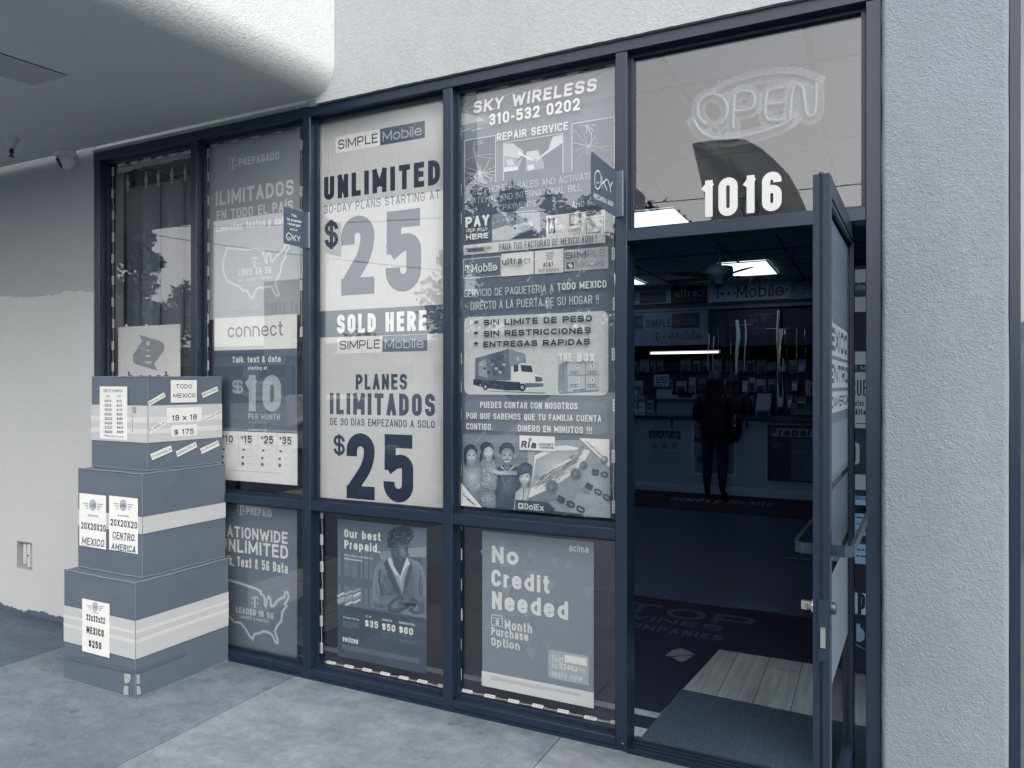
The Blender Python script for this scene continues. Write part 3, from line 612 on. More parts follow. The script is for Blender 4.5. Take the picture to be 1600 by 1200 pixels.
# notices stuck on the outside of the door glass, seen edge-on through it
ds = Surf(DA + dn * (-.0185), du, (0, 0, 1)); ds.k = 0
m = MB(); t = MB(); ds.on(m)
def dnote(z0, z1, g, a0=.068, a1=None):
    a1 = a1 or DL - .068; p = [Vector((a0, z0)), Vector((a1, z0)), Vector((a1, z1)), Vector((a0, z1))]; nb = MB(); ds.on(nb).polyuv(p, ink(g)); nb.build('paper_notice', door)
def dtext(s_, z0, h, g, a0=.07, a1=None, wt=.24):
    a1 = a1 or DL - .08; ds.on(t); ds.quads([(k, [Vector((a0, z0)) + q_ for q_ in q]) for k, q in layout(s_, a1 - a0, h, wt)], ink(g))
dnote(1.22, 2.03, .34)
Z = lambda py, d=2.3: CAM.z + (600 - py) / FPX * d
dtext('ENVIOS', 1.84, .13, .3); dtext('A TODO', 1.70, .09, .3)
for zt, zb, txt in ((505, 556, 'MEXICO,'), (562, 606, 'CENTRO'), (612, 645, 'SUDAMERICA')):
    dnote(Z(zb), Z(zt), .55); dtext(txt, Z(zb) + .015, Z(zt) - Z(zb) - .03, .22)
dnote(.98, 1.2, .3); dnote(.6, .94, .42)
rr = random.Random(3)
for k in range(14): dtext(rr.choice(['RECARGAS', 'ENVIOS', 'PAGOS', 'CELULARES']), .64 + (k % 7) * .042, .02, .4, .1 + (k // 7) * .33, .4 + (k // 7) * .33, .16)
dnote(1.24, 1.40, .4)
t.build('lettering', door)

# ================================================================== fittings on canopy and wall
oc = MB()   # recessed outlet
oc.box(ox0 + .004, ox1 - .004, .035, .04, oz0 + .004, oz1 - .004, M('outlet_plate', .72, .4))
for q in ((ox0, ox0 + .006, oz0, oz1), (ox1 - .006, ox1, oz0, oz1), (ox0 + .006, ox1 - .006, oz0, oz0 + .006), (ox0 + .006, ox1 - .006, oz1 - .006, oz1)):
    oc.box(q[0] + .0005, q[1] - .0005, -.004, .04, q[2] + .0005, q[3] - .0005, M('outlet_plate', .5))
wo = thing('wall_outlet', 'recessed metal power outlet low on the painted wall', 'power outlet', (ox0, 0, oz0))
oc.build('plate', wo); wd = ox1 - ox0
m = MB(); m.box(ox0 + wd * .25, ox0 + wd * .42, .012, .034, oz0 + .03, oz1 - .02, white_pl); m.box(ox0 + wd * .6, ox0 + wd * .76, .004, .034, oz0 + .014, oz1 - .018, white_pl); m.build('cover', wo, bevel=.003)
m = MB(); m.lathe((ox0 + wd * .68, .003, (oz0 + oz1) / 2), [(.006, 0), (.006, -.003), (0, -.003)], gasket, 10, (0, 1, 0)); m.build('screw', wo)
# dome camera under the canopy
cp = Vector((fx(106, -.12), -.12, SOF)); cp = hit(106, 238, (0, 0, SOF), (0, 0, 1))
dc = thing('dome_camera', 'white dome security camera fixed under the canopy beside the left window', 'camera', cp)
m = MB(); m.lathe(cp, [(.076, 0), (.078, -.012), (.074, -.03), (.06, -.036), (0, -.036)], white_pl, 28); m.build('base', dc)
m = MB(); m.ell(cp + Vector((.0, -.0, -.05)), .056, .056, .062, white_pl, 22, 14); m.build('ball', dc)
m = MB(); ax = Vector((-.45, -.75, -.45)).normalized(); m.lathe(cp + Vector((0, 0, -.05)) + ax * .046, [(.034, 0), (.032, .012), (.028, .014), (.0, .012)], M('lens_black', .05, .1), 18, ax); m.build('lens', dc)
sp_ = hit(18, 216, (0, 0, SOF), (0, 0, 1))
sk = thing('fire_sprinkler', 'small white fire sprinkler hanging from the canopy near the left edge', 'sprinkler', sp_)
m = MB(); m.lathe(sp_, [(.042, 0), (.04, -.006), (.026, -.03), (.0235, -.062), (.0, -.063)], white_pl, 20); m.build('cup', sk)
m = MB(); m.lathe(sp_ + Vector((0, 0, -.06)), [(.011, 0), (.011, -.02), (.014, -.022), (.014, -.026), (.007, -.028), (.007, -.046), (.016, -.047), (.016, -.05), (0, -.05)], gasket, 12); m.build('nozzle', sk)
ap = [hit(px, py, (0, 0, SOF), (0, 0, 1)) for px, py in ((0, 82), (106, 117))]
x1 = ap[1].x; y1 = ap[1].y; e = ap[0] - ap[1]
pn = MB(); pm_ = M('hatch_paint', .78, .85, 1.0, mott=[(9, .10, (1, 1, 1))], bump=[(40, .4, .004)])
d1 = e.normalized() * .9; d2 = Vector((d1.y, -d1.x, 0)).normalized() * .6
a_, b2 = ap[1], hit(52, 133, (0, 0, SOF), (0, 0, 1)); d2 = (b2 - a_)
pn.prism([a_ + Vector((0, 0, -.004)), a_ + d1 + Vector((0, 0, -.004)), a_ + d1 + d2 + Vector((0, 0, -.004)), a_ + d2 + Vector((0, 0, -.004))], (0, 0, .0035), pm_, gasket)
one('access_hatch', 'flat painted access hatch set in the canopy soffit', 'hatch', pn, a_)

# ================================================================== the three boxes
def bow(mb, O, U, V, N, w, h, m, amp, seed, k=9):
    rows = []
    for j in range(k + 1):
        row = []
        for i in range(k + 1):
            a, q = i / k, j / k; edge = min(a, 1 - a, q, 1 - q) * 2
            d = noise.noise((a * 2.3 + seed, q * 2.3, seed)) * amp * min(1, edge * 3)
            if edge == 0: d = noise.noise((a * 9 + seed, q * 9, 3)) * amp * .25
            row.append(O + U * (w * a) + V * (h * q) + N * d)
        rows.append(row)
    mb.grid(rows, m, True)
class Box:
    def __init__(s, near, ang, size, h, z0, label, loc):
        s.n = Vector((near[0], near[1], z0)); s.lu = Vector((math.cos(ang), math.sin(ang), 0)); s.ru = Vector((-math.sin(ang), math.cos(ang), 0)); s.s = size; s.h = h
        s.root = thing('cardboard_box', label, 'box', s.n - s.lu * (size / 2) + s.ru * (size / 2), 'boxes stacked by the window')
        Z = Vector((0, 0, 1)); mb = MB(); l = s.n - s.lu * size
        bow(mb, l, s.lu, Z, -s.ru, size, h, carton_m, .004, z0 + 1); bow(mb, s.n, s.ru, Z, s.lu, size, h, carton_m, .004, z0 + 2)
        bow(mb, s.n + s.ru * size, -s.lu, Z, s.ru, size, h, carton_m, .003, z0 + 3); bow(mb, l + s.ru * size, -s.ru, Z, -s.lu, size, h, carton_m, .003, z0 + 4)
        t = l + Z * h
        mb.face([t, t + s.lu * size, t + s.lu * size + s.ru * (size * .497), t + s.ru * (size * .497)], carton_m); mb.face([t + s.ru * (size * .503), t + s.lu * size + s.ru * (size * .503), t + (s.lu + s.ru) * size, t + s.ru * size], carton_m)
        mb.face([l, l + s.ru * size, s.n + s.ru * size, s.n], carton_m)
        mb.build('carton', s.root)
        e = MB()   # worn folded edges
        rnd = random.Random(int(z0 * 50) + 5)
        def worn(a, b_, r):
            k = 14; e.tube([a + (b_ - a) * (i / k) + Vector((rnd.uniform(-1, 1), rnd.uniform(-1, 1), rnd.uniform(-1, 1))) * r * .5 for i in range(k + 1)], r, carton_edge, 6)
        worn(t, t + s.lu * size, .0035); worn(t + s.lu * size, t + (s.lu + s.ru) * size, .0035); worn(t + s.lu * size, s.n, .0014); worn(l + Z * .003, s.n + Z * .003, .0028); worn(s.n + Z * .003, s.n + s.ru * size + Z * .003, .0028)
        e.build('folded_edge', s.root)
        s.L = Surf(l, s.lu, Z, .0042); s.Rt = Surf(s.n, s.ru, Z, .0042)
    def wrap(s, zz0, zz1, m, over=.0):
        """a band of paper round the two faces"""
        mb = MB(); Z = Vector((0, 0, 1)); l = s.n - s.lu * s.s
        bow(mb, l + Z * zz0 - s.ru * .0032, s.lu, Z, -s.ru, s.s + .0032, zz1 - zz0, m, .0012, zz0 + 9); bow(mb, s.n + Z * zz0 + s.lu * .0032, s.ru, Z, s.lu, s.s, zz1 - zz0, m, .0012, zz0 + 8)
        return mb.build('white_band', s.root)
    def label(s, surf, draw, name='paper_label'):
        a, t = MB(), MB(); draw(surf, a, t); o = a.build(name, s.root)
        if t.f: q = t.build('lettering', s.root); q.parent = o; 
        return o
p1 = [-3.1856, -.5666, R(-.8), .5588, .5642]; p2_ = [-3.224, -.5006, R(-.87), .508, .5152]; p3_ = [-3.2833, -.4249, R(-1.5), .4572, .4779]
B1 = Box(p1[:2], p1[2], p1[3], p1[4], 0.0, 'largest worn box at the bottom of the stack, marked 22x22x22', 0)
B2 = Box(p2_[:2], p2_[2], p2_[3], p2_[4], p1[4] + .002, 'middle box of the stack with two winged paper labels', 0)
B3 = Box(p3_[:2], p3_[2], p3_[3], p3_[4], p1[4] + p2_[4] + .004, 'topmost box of the stack, dotted with slanted place name stickers', 0)
def zof(bx, surf, px, py): return hit(px, py, surf.O, surf.N).z - bx.n.z
B1.wrap(zof(B1, B1.Rt, 212, 1030), zof(B1, B1.Rt, 212, 970), band_m)
B2.wrap(zof(B2, B2.Rt, 224, 834), zof(B2, B2.Rt, 222, 808), band_m)
B3.wrap(zof(B3, B3.Rt, 232, 692), zof(B3, B3.Rt, 230, 634), band_m)
def stripes(bx, zs):   # strips of clear tape over the band
    mb = MB(); tm = M('band_tape', .87, .3)
    for z0, z1 in zs:
        for S_, wd in ((bx.L, bx.s), (bx.Rt, bx.s)):
            S_.on(mb).polyuv([Vector((.0, z0)), Vector((wd, z0)), Vector((wd, z1)), Vector((.0, z1))], tm)
    mb.build('tape', bx.root)
zz = lambda bx, px, py: zof(bx, bx.Rt, px, py)
stripes(B1, [(zz(B1, 212, 1005), zz(B1, 212, 999)), (zz(B1, 212, 990), zz(B1, 212, 985))])
stripes(B3, [(zz(B3, 231, 661), zz(B3, 231, 652)), (zz(B3, 231, 679), zz(B3, 231, 671))])
mb = MB(); B1.L.on(mb).z(80, 1020, .1)   # taped repair low on the corner, torn band edge
B1.L.poly([(1150, 320), (1250, 330), (1260, 390), (1230, 470), (1160, 475)], tape_m); B1.L.poly([(1150, 510), (1220, 515), (1220, 660), (1140, 655)], tape_m)
B1.Rt.on(mb).z(80, 1020, .1); B1.Rt.poly([(1325, 335), (1370, 335), (1380, 480), (1325, 490)], tape_m); B1.Rt.poly([(1325, 515), (1372, 510), (1395, 640), (1325, 660)], tape_m)
mb.build('tape', B1.root)
mb = MB(); dk = M('carton_stripe', .40, .7); B1.L.on(mb).z(80, 1020, .1).poly([(225, 30), (1325, 270), (1325, 325), (225, 85)], dk); B1.Rt.on(mb).z(0, 0, 1).poly([(212, 1047), (290, 1018), (290, 1023), (212, 1052)], dk); mb.build('printed_stripe', B1.root)
def emblem(S_, cx, cy, r, k=1.0):
    """winged round badge with HR"""
    S_.disc(cx, cy, r * .62 * k, r * 1.0, .62); S_.disc(cx, cy, r * .5 * k, r * .84, .72)
    for i in range(3):
        y = cy - r * .3 + i * r * .42 + 2; wl = r * (1.85 - i * .28)
        S_.poly([(cx - wl, y - r * .2), (cx - r * .78, y - r * .08), (cx - r * .78, y + r * .16), (cx - wl + r * .22, y + r * .04)], .66)
        S_.poly([(cx + r * .78, y - r * .0), (cx + wl, y + r * .1), (cx + wl - r * .2, y + r * .34), (cx + r * .78, y + r * .24)], .66)
def l22(S_, a, t):
    S_.on(a).z(0, 750, .3125); S_.rect(415, 590, 552, 889, .92); emblem(S_, 480, 633, 24)
    S_.on(t); S_.text('HR', 471, 640, 489, 626, .4, .16); S_.text('express', 466, 662, 496, 654, .3, .16)
    S_.text('22x22x22', 436, 698, 529, 667, .12, .22); S_.text('MEXICO', 437, 764, 523, 728, .12, .22); S_.text('$250', 448, 832, 511, 796, .12, .22)
B1.label(B1.L, l22)
def l20a(S_, a, t):
    S_.on(a).z(90, 700, .1); S_.rect(352, 700, 770, 1585, .92); emblem(S_, 563, 890, 88)
    S_.on(t).z(0, 750, .3125); S_.text('HR', 457, 137, 482, 115, .3, .15); S_.text('express', 443, 180, 495, 167, .25, .15)
    S_.text('20X20X20', 410, 242, 533, 208, .12, .19); S_.text('MEXICO', 412, 318, 528, 282, .25, .17, shear=.2); S_.line([(412, 324), (533, 332)], .35, .002)
def l20b(S_, a, t):
    S_.on(a).z(90, 700, .1); S_.rect(818, 740, 1268, 1655, .92); emblem(S_, 1038, 893, 90)
    S_.on(t).z(0, 750, .3125); S_.text('HR', 606, 138, 632, 116, .3, .15); S_.text('express', 593, 180, 648, 168, .25, .15)
    S_.text('20X20X20', 557, 226, 690, 192, .12, .19); S_.text('CENTRO', 566, 290, 678, 255, .22, .17, shear=.2); S_.text('AMERICA', 560, 345, 685, 312, .22, .17, shear=.2); S_.line([(566, 296), (684, 303)], .35, .002); S_.line([(560, 351), (690, 358)], .35, .002)
B2.label(B2.L, l20a); B2.label(B2.L, l20b)
def lprice(S_, a, t):
    S_.on(a).z(90, 570, .1); S_.rect(670, 338, 1100, 1172, .90); S_.on(t)
    S_.text('DIRECTO A DOMICILIO', 728, 428, 1028, 382, .3, .14); S_.text('SIZE', 770, 508, 828, 474, .35, .15); S_.text('COST', 940, 508, 1012, 474, .35, .15)
    for i, (q, c_) in enumerate((('14X14', '$110'), ('16X16', '$145'), ('18X18', '$175'), ('20X20', '$200'), ('22X22', '$250'), ('24X24', '$300'), ('27X27', '$410'), ('30X30', '$505'))):
        y = 585 + i * 68.5; S_.text(q, 742 + i, y, 848 + i * 3, y - 42, .15, .2); S_.text(c_, 935 + i, y + 3, 1012 + i * 4, y - 39, .15, .2)
    S_.text('PRECIO INCLUYE CAJA', 745, 1122, 1040, 1096, .3, .14)
B3.label(B3.L, lprice)
mb = MB(); B3.L.on(mb).z(90, 570, .1); gs = M('grey_scrape', .62, .8); B3.L.poly([(1170, 655), (1245, 660), (1240, 765), (1190, 745)], gs)
for y in (780, 850, 930, 1000): B3.L.poly([(1178, y), (1192, y + 4), (1190, y + 50), (1176, y + 44)], gs)
mb.build('scrape', B3.root)
def l18(S_, a, t):
    S_.on(a).z(230, 580, .1333333)
    for q in ((270, 103, 575, 362), (222, 432, 632, 583), (277, 636, 578, 747)): S_.rect(*q, .88)
    S_.on(t); S_.text('TODO', 330, 203, 520, 153, .1, .17); S_.text('MEXICO', 300, 312, 558, 262, .1, .17); S_.text('18 x 18', 285, 582, 575, 515, .1, .18); S_.text('$ 175', 310, 748, 540, 685, .1, .18)
B3.label(B3.Rt, l18)
for nm, q, tx in (('SINALOA', ((0, 360), (188, 248), (212, 296), (18, 410)), ((22, 392), (200, 290), (8, 362))), ('SONORA', ((630, 258), (812, 178), (828, 232), (650, 313)), ((652, 292), (815, 222), (642, 262))),
                  ('PUEBLA', ((0, 690), (195, 570), (215, 622), (18, 735)), ((22, 712), (198, 610), (10, 682))), ('CHIAPAS', ((672, 545), (838, 455), (850, 500), (690, 590)), ((690, 575), (845, 490), (680, 548))),
                  ('COAHUILA', ((28, 972), (268, 870), (290, 938), (55, 1043)), ((58, 1015), (275, 925), (47, 982))), ('VERACRUZ', ((328, 940), (560, 828), (580, 888), (348, 1005)), ((348, 985), (565, 872), (338, 952))),
                  ('DURANGO', ((612, 908), (822, 810), (840, 870), (632, 970)), ((632, 950), (825, 850), (622, 918)))):
    def ls(S_, a, t, nm=nm, q=q, tx=tx):
        S_.on(a).z(230, 580, .1333333); S_.poly(q, .88); S_.on(t); S_.text(nm, tx[0][0], tx[0][1], tx[1][0], tx[2][1], .1, .17, y1=tx[1][1])
    B3.label(B3.Rt, ls, 'place_sticker')
# ================================================================== window posters
PY = .086
WG = 'posters behind the shop windows'
def usmap(s, pts, g): 
    s.line(pts, g - .1, .016, True); s.line(pts, g, .0085, True)
# --- window 1: white sign with a rounded arrow emblem
q = Sign('window_sign', 'white sign with a grey folded ribbon emblem in the leftmost window', 'sign', .1, WG); q.s.z(140, 400, .1666667)
q.base(268, 668, 850, 1700, .92)
A = q.A(); A.poly([(463, 738), (660, 795), (690, 815), (703, 850), (698, 885), (605, 1015), (640, 1075), (440, 1018), (412, 1000), (403, 965), (405, 930), (492, 797)], .64)
A.disc(548, 818, 17, 22, .88); 
for y, w in ((878, 20), (930, 28), (988, 36)): A.disc(548, y, w, w * .62, .88, 14, 0, 180)
for x in (345, 532): A.disc(x, 652, 14, 14, .9)
q.T().text('boost', 360, 1225, 742, 1085, .45, .2); q.done()
# --- window 2, upper: grey poster with the glowing map
q = Sign('window_poster', 'grey poster with a glowing map outline and the word ILIMITADOS', 'poster', PY, WG); q.s.z(0, 0, 1); q.base(327, 228.6, 469, 492, .65)
A = q.A(); A.z(300, 180, .2625)
usmap(A, [(210, 790), (255, 795), (330, 800), (385, 795), (400, 805), (418, 800), (430, 812), (420, 822), (430, 835), (437, 875), (445, 880), (447, 830), (460, 820), (470, 835), (466, 860), (478, 870), (495, 850), (510, 830), (530, 815), (545, 800), (555, 775), (575, 770), (578, 790), (560, 810), (555, 850), (535, 880), (530, 905), (528, 935), (515, 960), (500, 985), (497, 1010), (510, 1040), (517, 1070), (505, 1075), (485, 1050), (475, 1020), (440, 1022), (420, 1030), (405, 1022), (385, 1035), (370, 1060), (362, 1090), (350, 1085), (330, 1050), (315, 1040), (300, 1045), (285, 1020), (255, 1010), (225, 995), (210, 985), (195, 960), (185, 915), (188, 860), (200, 820)], .84)
tlogo(A, 218, 252, 268, 328, .84); tlogo(A, 354, 845, 394, 906, .84)
for y in (1165, 1175): A.small(145, y - 8, 605, y, 1, .62)
T = q.T(); T.text('PREPAGADO', 277, 305, 518, 258, .92, .19); T.text('ILIMITADOS', 142, 540, 606, 455, .92, .19); T.text('EN TODO EL PAÍS', 146, 628, 600, 570, .92, .18)
T.text('Llamadas, textos y datos', 146, 697, 590, 655, .92, .17); T.text('LÍDER EN 5G', 276, 957, 472, 918, .84, .2); T.text('MÁS GRANDE Y RÁPIDA', 276, 991, 472, 973, .8, .2); q.done()
# --- window 2, middle: plan poster
q = Sign('window_poster', 'white and dark plan poster with $10 per month, half behind the top box', 'poster', PY - .006, WG); q.s.z(310, 460, .1166667); q.base(213, 322, 1320, 762 + 1800, .34)
A = q.A(); A.rect(213, 322, 1320, 722, .90); A.z(300, 480, .2666667); A.rect(130, 258, 616, 240, .5); A.rect(130, 706, 616, 735, .5)
A.z(330, 640, .1166667); A.rect(20, 278, 1155, 1015, .90)
for x in (367, 625, 880): A.line([(x, 345), (x + 2, 740)], .7, .002)
for x, y in ((165, 530), (435, 538), (697, 548), (930, 560)):
    A.rect(x - 15, y - 12, x + 18, y + 12, .25); A.disc(x - 12, y + 100, 18, 18, .4); A.disc(x - 12, y + 187, 20, 24, .4)
    for k in range(3): A.small(x + 38, y - 8 + k * 92, x + 150, y + 4 + k * 92, 1, .5, .6, k)
A.line([(230, 810), (940, 855)], .6, .002); A.rect(180, 865, 1095, 935, .84)
T = q.T(); T.z(310, 460, .1166667); T.text('connect', 395, 580, 1132, 395, .46, .13)
T.z(300, 480, .2666667); T.text('Talk, text & data', 237, 326, 520, 290, .90, .19); T.text('starting at', 328, 367, 440, 346, .88, .2); T.text('$', 236, 508, 300, 425, .62, .2); T.text('10', 316, 608, 522, 398, .64, .26)
T.text('PER MONTH', 330, 656, 515, 622, .64, .2); T.text('PLUS TAXES AND FEES', 330, 677, 435, 667, .55, .18); T.text('NO CONTRACT PLANS', 330, 724, 442, 713, .8, .2)
T.z(330, 640, .1166667)
for d_, n_, x0, x1, x2, yb, yt in (('$', '10', 152, 182, 292, 438, 340), ('$', '15', 402, 434, 545, 443, 345), ('$', '25', 668, 700, 832, 452, 350), ('$', '35', 916, 945, 1076, 462, 360)):
    T.text(d_, x0, yt + 48, x1 - 2, yt + 5, .16, .18); T.text(n_, x1 + 6, yb, x2, yt, .16, .2); T.text('PER MONTH', x1 + 12, yb + 24, x2 + 2, yb + 13, .3, .2)
q.done()
# --- window 2, lower
q = Sign('window_poster', 'dark grey poster with NATIONWIDE UNLIMITED, low behind the boxes', 'poster', PY, WG); q.s.z(0, 0, 1); q.base(333, 781, 464, 1035, .45)
A = q.A(); A.z(320, 760, .2666667)
usmap(A, [(120, 552), (150, 552), (200, 565), (300, 600), (330, 615), (325, 628), (345, 640), (352, 660), (350, 690), (358, 705), (365, 660), (375, 645), (385, 660), (388, 700), (405, 700), (420, 675), (445, 655), (465, 650), (470, 620), (485, 620), (492, 650), (470, 690), (478, 700), (455, 735), (448, 790), (425, 815), (410, 850), (425, 890), (428, 915), (415, 915), (395, 870), (375, 855), (340, 850), (320, 860), (290, 865), (280, 895), (265, 880), (235, 830), (210, 800), (175, 795), (140, 760), (120, 750)], .76)
tlogo(A, 189, 104, 230, 168, .78); tlogo(A, 274, 646, 313, 710, .78); A.small(0, 905, 480, 925, 1, .5)
T = q.T(); T.text('PREPAID', 243, 165, 392, 122, .78, .19); T.text('NATIONWIDE', 88, 288, 485, 222, .88, .18); T.text('UNLIMITED', 90, 372, 488, 298, .88, .19); T.text('Talk, Text & 5G Data', 85, 452, 486, 395, .88, .18)
T.text('LEADER IN 5G', 183, 738, 402, 702, .78, .2); T.text('LARGEST & FASTEST', 205, 770, 378, 752, .76, .2); q.done()
# --- window 3, upper: corrugated plastic sign
corr = M('fluted_plastic', .845, .5, 1.0); n = corr.node_tree; p = n.nodes['Principled BSDF']; tc = n.nodes.new('ShaderNodeTexCoord'); wv = n.nodes.new('ShaderNodeTexWave'); wv.bands_direction = 'X'; wv.inputs['Scale'].default_value = 34
n.links.new(tc.outputs['Object'], wv.inputs[0]); bp = n.nodes.new('ShaderNodeBump'); bp.inputs['Strength'].default_value = .3; bp.inputs['Distance'].default_value = .004; n.links.new(wv.outputs['Fac'], bp.inputs['Height']); n.links.new(bp.outputs[0], p.inputs['Normal'])
q = Sign('window_poster', 'tall pale poster with a huge $25 twice, UNLIMITED and ILIMITADOS', 'poster', PY - .008, WG); q.s.z(0, 0, 1); q.base(495.5, 190, 697, 794, corr, .004)
A = q.A(); A.z(300, 180, .2625); A.rect(855, 130, 1120, 180, .90); A.rect(1120, 82, 1386, 134, .33)
A.z(300, 480, .2666667); A.rect(738, 25, 1492, 152, .36); A.rect(850, 177, 1115, 265, .88); A.rect(1115, 168, 1378, 256, .42)
T = q.T(); T.z(300, 180, .2625); T.text('SIMPLE', 870, 204, 1105, 150, .12, .14); T.text('Mobile', 1136, 158, 1368, 100, .74, .12)
T.text('UNLIMITED', 786, 508, 1476, 370, .13, .235); T.text('30-DAY PLANS STARTING AT', 786, 588, 1476, 538, .40, .15); T.text('$', 790, 800, 870, 628, .14, .15); T.text('25', 888, 1075, 1364, 610, .36, .215)
T.z(300, 480, .2666667); T.text('SOLD HERE', 850, 155, 1374, 45, .92, .225); T.text('SIMPLE', 866, 248, 1101, 197, .22, .14); T.text('Mobile', 1130, 243, 1358, 189, .76, .12)
T.text('PLANES', 960, 483, 1260, 393, .27, .205); T.text('ILIMITADOS', 808, 626, 1424, 503, .27, .215); T.text('DE 30 DÍAS EMPEZANDO A SOLO', 810, 690, 1422, 648, .34, .16); T.text('$', 830, 868, 896, 745, .22, .15); T.text('25', 906, 1118, 1297, 735, .17, .2); q.done()
# --- window 3, lower: man with a phone
q = Sign('window_poster', 'dark poster of a curly haired man looking at his phone, Our best Prepaid', 'poster', PY, WG); q.s.z(320, 760, .2666667); q.s.off = .07; q.base(778, 190, 1300, 1100, .24)
A = q.A(); A.rect(778, 190, 1300, 778, .46); A.z(520, 800, 1 / 5.2875); rr = random.Random(4)
A.poly([(45, 60), (470, 100), (470, 300), (45, 260)], .44); A.poly([(45, 150), (300, 180), (300, 260), (45, 240)], .47); A.poly([(620, 120), (772, 135), (772, 280), (650, 285)], .50); A.poly([(380, 330), (480, 320), (480, 390), (400, 400)], .58); A.poly([(610, 300), (772, 285), (772, 372), (640, 372)], .62); A.poly([(640, 372), (740, 376), (740, 430), (720, 420), (650, 390)], .40)
for k in range(19):
    x = 52 + k * 15; w_ = rr.uniform(7, 13); A.poly([(x, 330 + rr.uniform(-6, 30)), (x + w_, 332), (x + w_, 770), (x, 740 + k)], rr.choice([.40, .46, .52, .55, .38, .5]))
A.poly([(45, 520), (330, 560), (330, 640), (45, 600)], .43)
for i in range(4):
    for j in range(3): x = 34 + j * 66; y = 690 + i * 28 - j * 18 + (i % 2) * 6; A.poly([(x, y), (x + 58, y - 30), (x + 68, y - 14), (x + 8, y + 16)], rr.choice([.70, .76, .64])) if y < 770 + j * 8 else None
A.soft([(326, 785), (325, 640), (335, 540), (350, 460), (380, 420), (450, 385), (600, 370), (645, 385), (705, 410), (745, 460), (768, 560), (772, 680), (772, 876), (600, 845), (480, 818)], .56, .40, (560, 620), 8)
A.poly([(450, 390), (485, 480), (560, 680), (545, 700), (470, 560), (420, 420)], .33); A.poly([(645, 395), (660, 460), (620, 600), (580, 690), (572, 668), (610, 500)], .34)
A.soft([(470, 380), (500, 420), (556, 530), (606, 425), (625, 380), (632, 440), (600, 540), (577, 680), (548, 620), (495, 490)], .60, .74, (560, 540), 5)
A.soft([(490, 330), (612, 350), (606, 440), (556, 528), (505, 440)], .30, .40, (560, 420), 5)
A.poly([(455, 385), (482, 372), (500, 440), (545, 520), (520, 520), (470, 440)], .76); A.poly([(612, 372), (640, 430), (618, 445), (560, 525), (585, 450)], .78)
A.oval(552, 312, 70, 110, .31, .45, 22, 10, 8); A.oval(586, 330, 24, 52, .44, .56, 4, 0, 5); A.oval(520, 342, 22, 34, .38, .46, 0, 0, 4)
A.poly([(562, 300), (576, 302), (584, 362), (560, 364)], .52); A.line([(560, 364), (572, 371), (584, 363)], .26, .003)
A.line([(508, 288), (530, 290), (552, 300)], .18, .005); A.line([(586, 304), (604, 300), (618, 296)], .18, .005); A.line([(512, 312), (530, 319), (546, 318)], .2, .0035); A.line([(590, 322), (604, 322), (614, 316)], .22, .0035)
A.soft([(528, 385), (560, 392), (592, 388), (580, 402), (556, 404), (540, 398)], .30, .68, (562, 393), 3); A.oval(556, 418, 40, 16, .30, .36, 0, 0, 3); A.line([(524, 378), (530, 392)], .3, .003)
for k in range(210):
    a_ = rr.uniform(0, 6.28); f_ = rr.uniform(0, 1) ** .5; x = 562 + 104 * f_ * math.cos(a_); y = 188 + 82 * f_ * math.sin(a_) + (18 if x < 520 else 0)
    if not (y > 236 and 505 < x < 625): A.disc(x, y, rr.uniform(7, 13), rr.uniform(6, 11), rr.choice([.12, .15, .2, .26, .34, .16]) + (.08 if y < 140 else 0), 8)
for k in range(30): A.disc(rr.uniform(462, 495), rr.uniform(210, 285), 9, 9, rr.choice([.13, .18, .25]), 8)
for k in range(14): A.disc(rr.uniform(500, 640), rr.uniform(238, 262), 9, 8, rr.choice([.14, .2, .28]), 8)
A.oval(490, 312, 10, 24, .34, .44, 0, 0, 3)
A.line([(400, 470), (385, 560), (410, 690)], .31, .006); A.line([(392, 560), (420, 680), (500, 668)], .30, .004); A.line([(735, 520), (715, 620), (735, 700)], .32, .006)
for k in range(12): x = rr.uniform(350, 460); y = rr.uniform(440, 700); A.line([(x, y), (x + rr.uniform(4, 14), y + rr.uniform(30, 70))], rr.choice([.44, .36, .48]), .004)
for k in range(12): x = rr.uniform(650, 755); y = rr.uniform(450, 690); A.line([(x, y), (x - rr.uniform(-6, 12), y + rr.uniform(30, 70))], rr.choice([.44, .36, .5]), .004)
A.soft([(326, 730), (400, 745), (470, 738), (480, 815), (326, 790)], .54, .40, (400, 780), 5)
for k in range(6): A.line([(345 + k * 22, 742), (350 + k * 22, 790)], .34, .003)
A.soft([(700, 720), (772, 690), (772, 874), (720, 860), (735, 790)], .52, .38, (750, 790), 5)
A.soft([(456, 770), (490, 730), (530, 705), (566, 688), (598, 706), (586, 728), (560, 738), (600, 760), (642, 786), (596, 800), (560, 830), (500, 826), (462, 812)], .30, .56, (520, 770), 7)
A.soft([(640, 716), (668, 704), (698, 722), (728, 760), (738, 815), (716, 848), (670, 838), (630, 812), (650, 790), (690, 778), (670, 740)], .32, .60, (700, 790), 7)
A.poly([(590, 744), (700, 750), (692, 778), (604, 772)], .10); A.line([(592, 745), (700, 751)], .4, .002)
for p4 in (((540, 742), (590, 770)), ((520, 764), (580, 790)), ((505, 786), (560, 808)), ((650, 726), (680, 745)), ((690, 800), (715, 790))): A.line(p4, .30, .0028)
A.z(320, 760, .2666667)
for x in (815, 945, 1043, 1143): A.line([(x, 747 + (x - 815) * .15), (x + (120 if x == 815 else 92), 766 + (x - 815) * .15)], .5, .0018)
A.small(815, 782, 908, 838, 5, .55); A.small(943, 824, 1022, 842, 2, .5); A.small(943, 850, 985, 858, 1, .5); A.small(1043, 845, 1118, 860, 2, .5); A.small(1043, 870, 1100, 888, 2, .5); A.small(1143, 862, 1222, 876, 2, .5); A.small(1143, 890, 1235, 930, 4, .5)
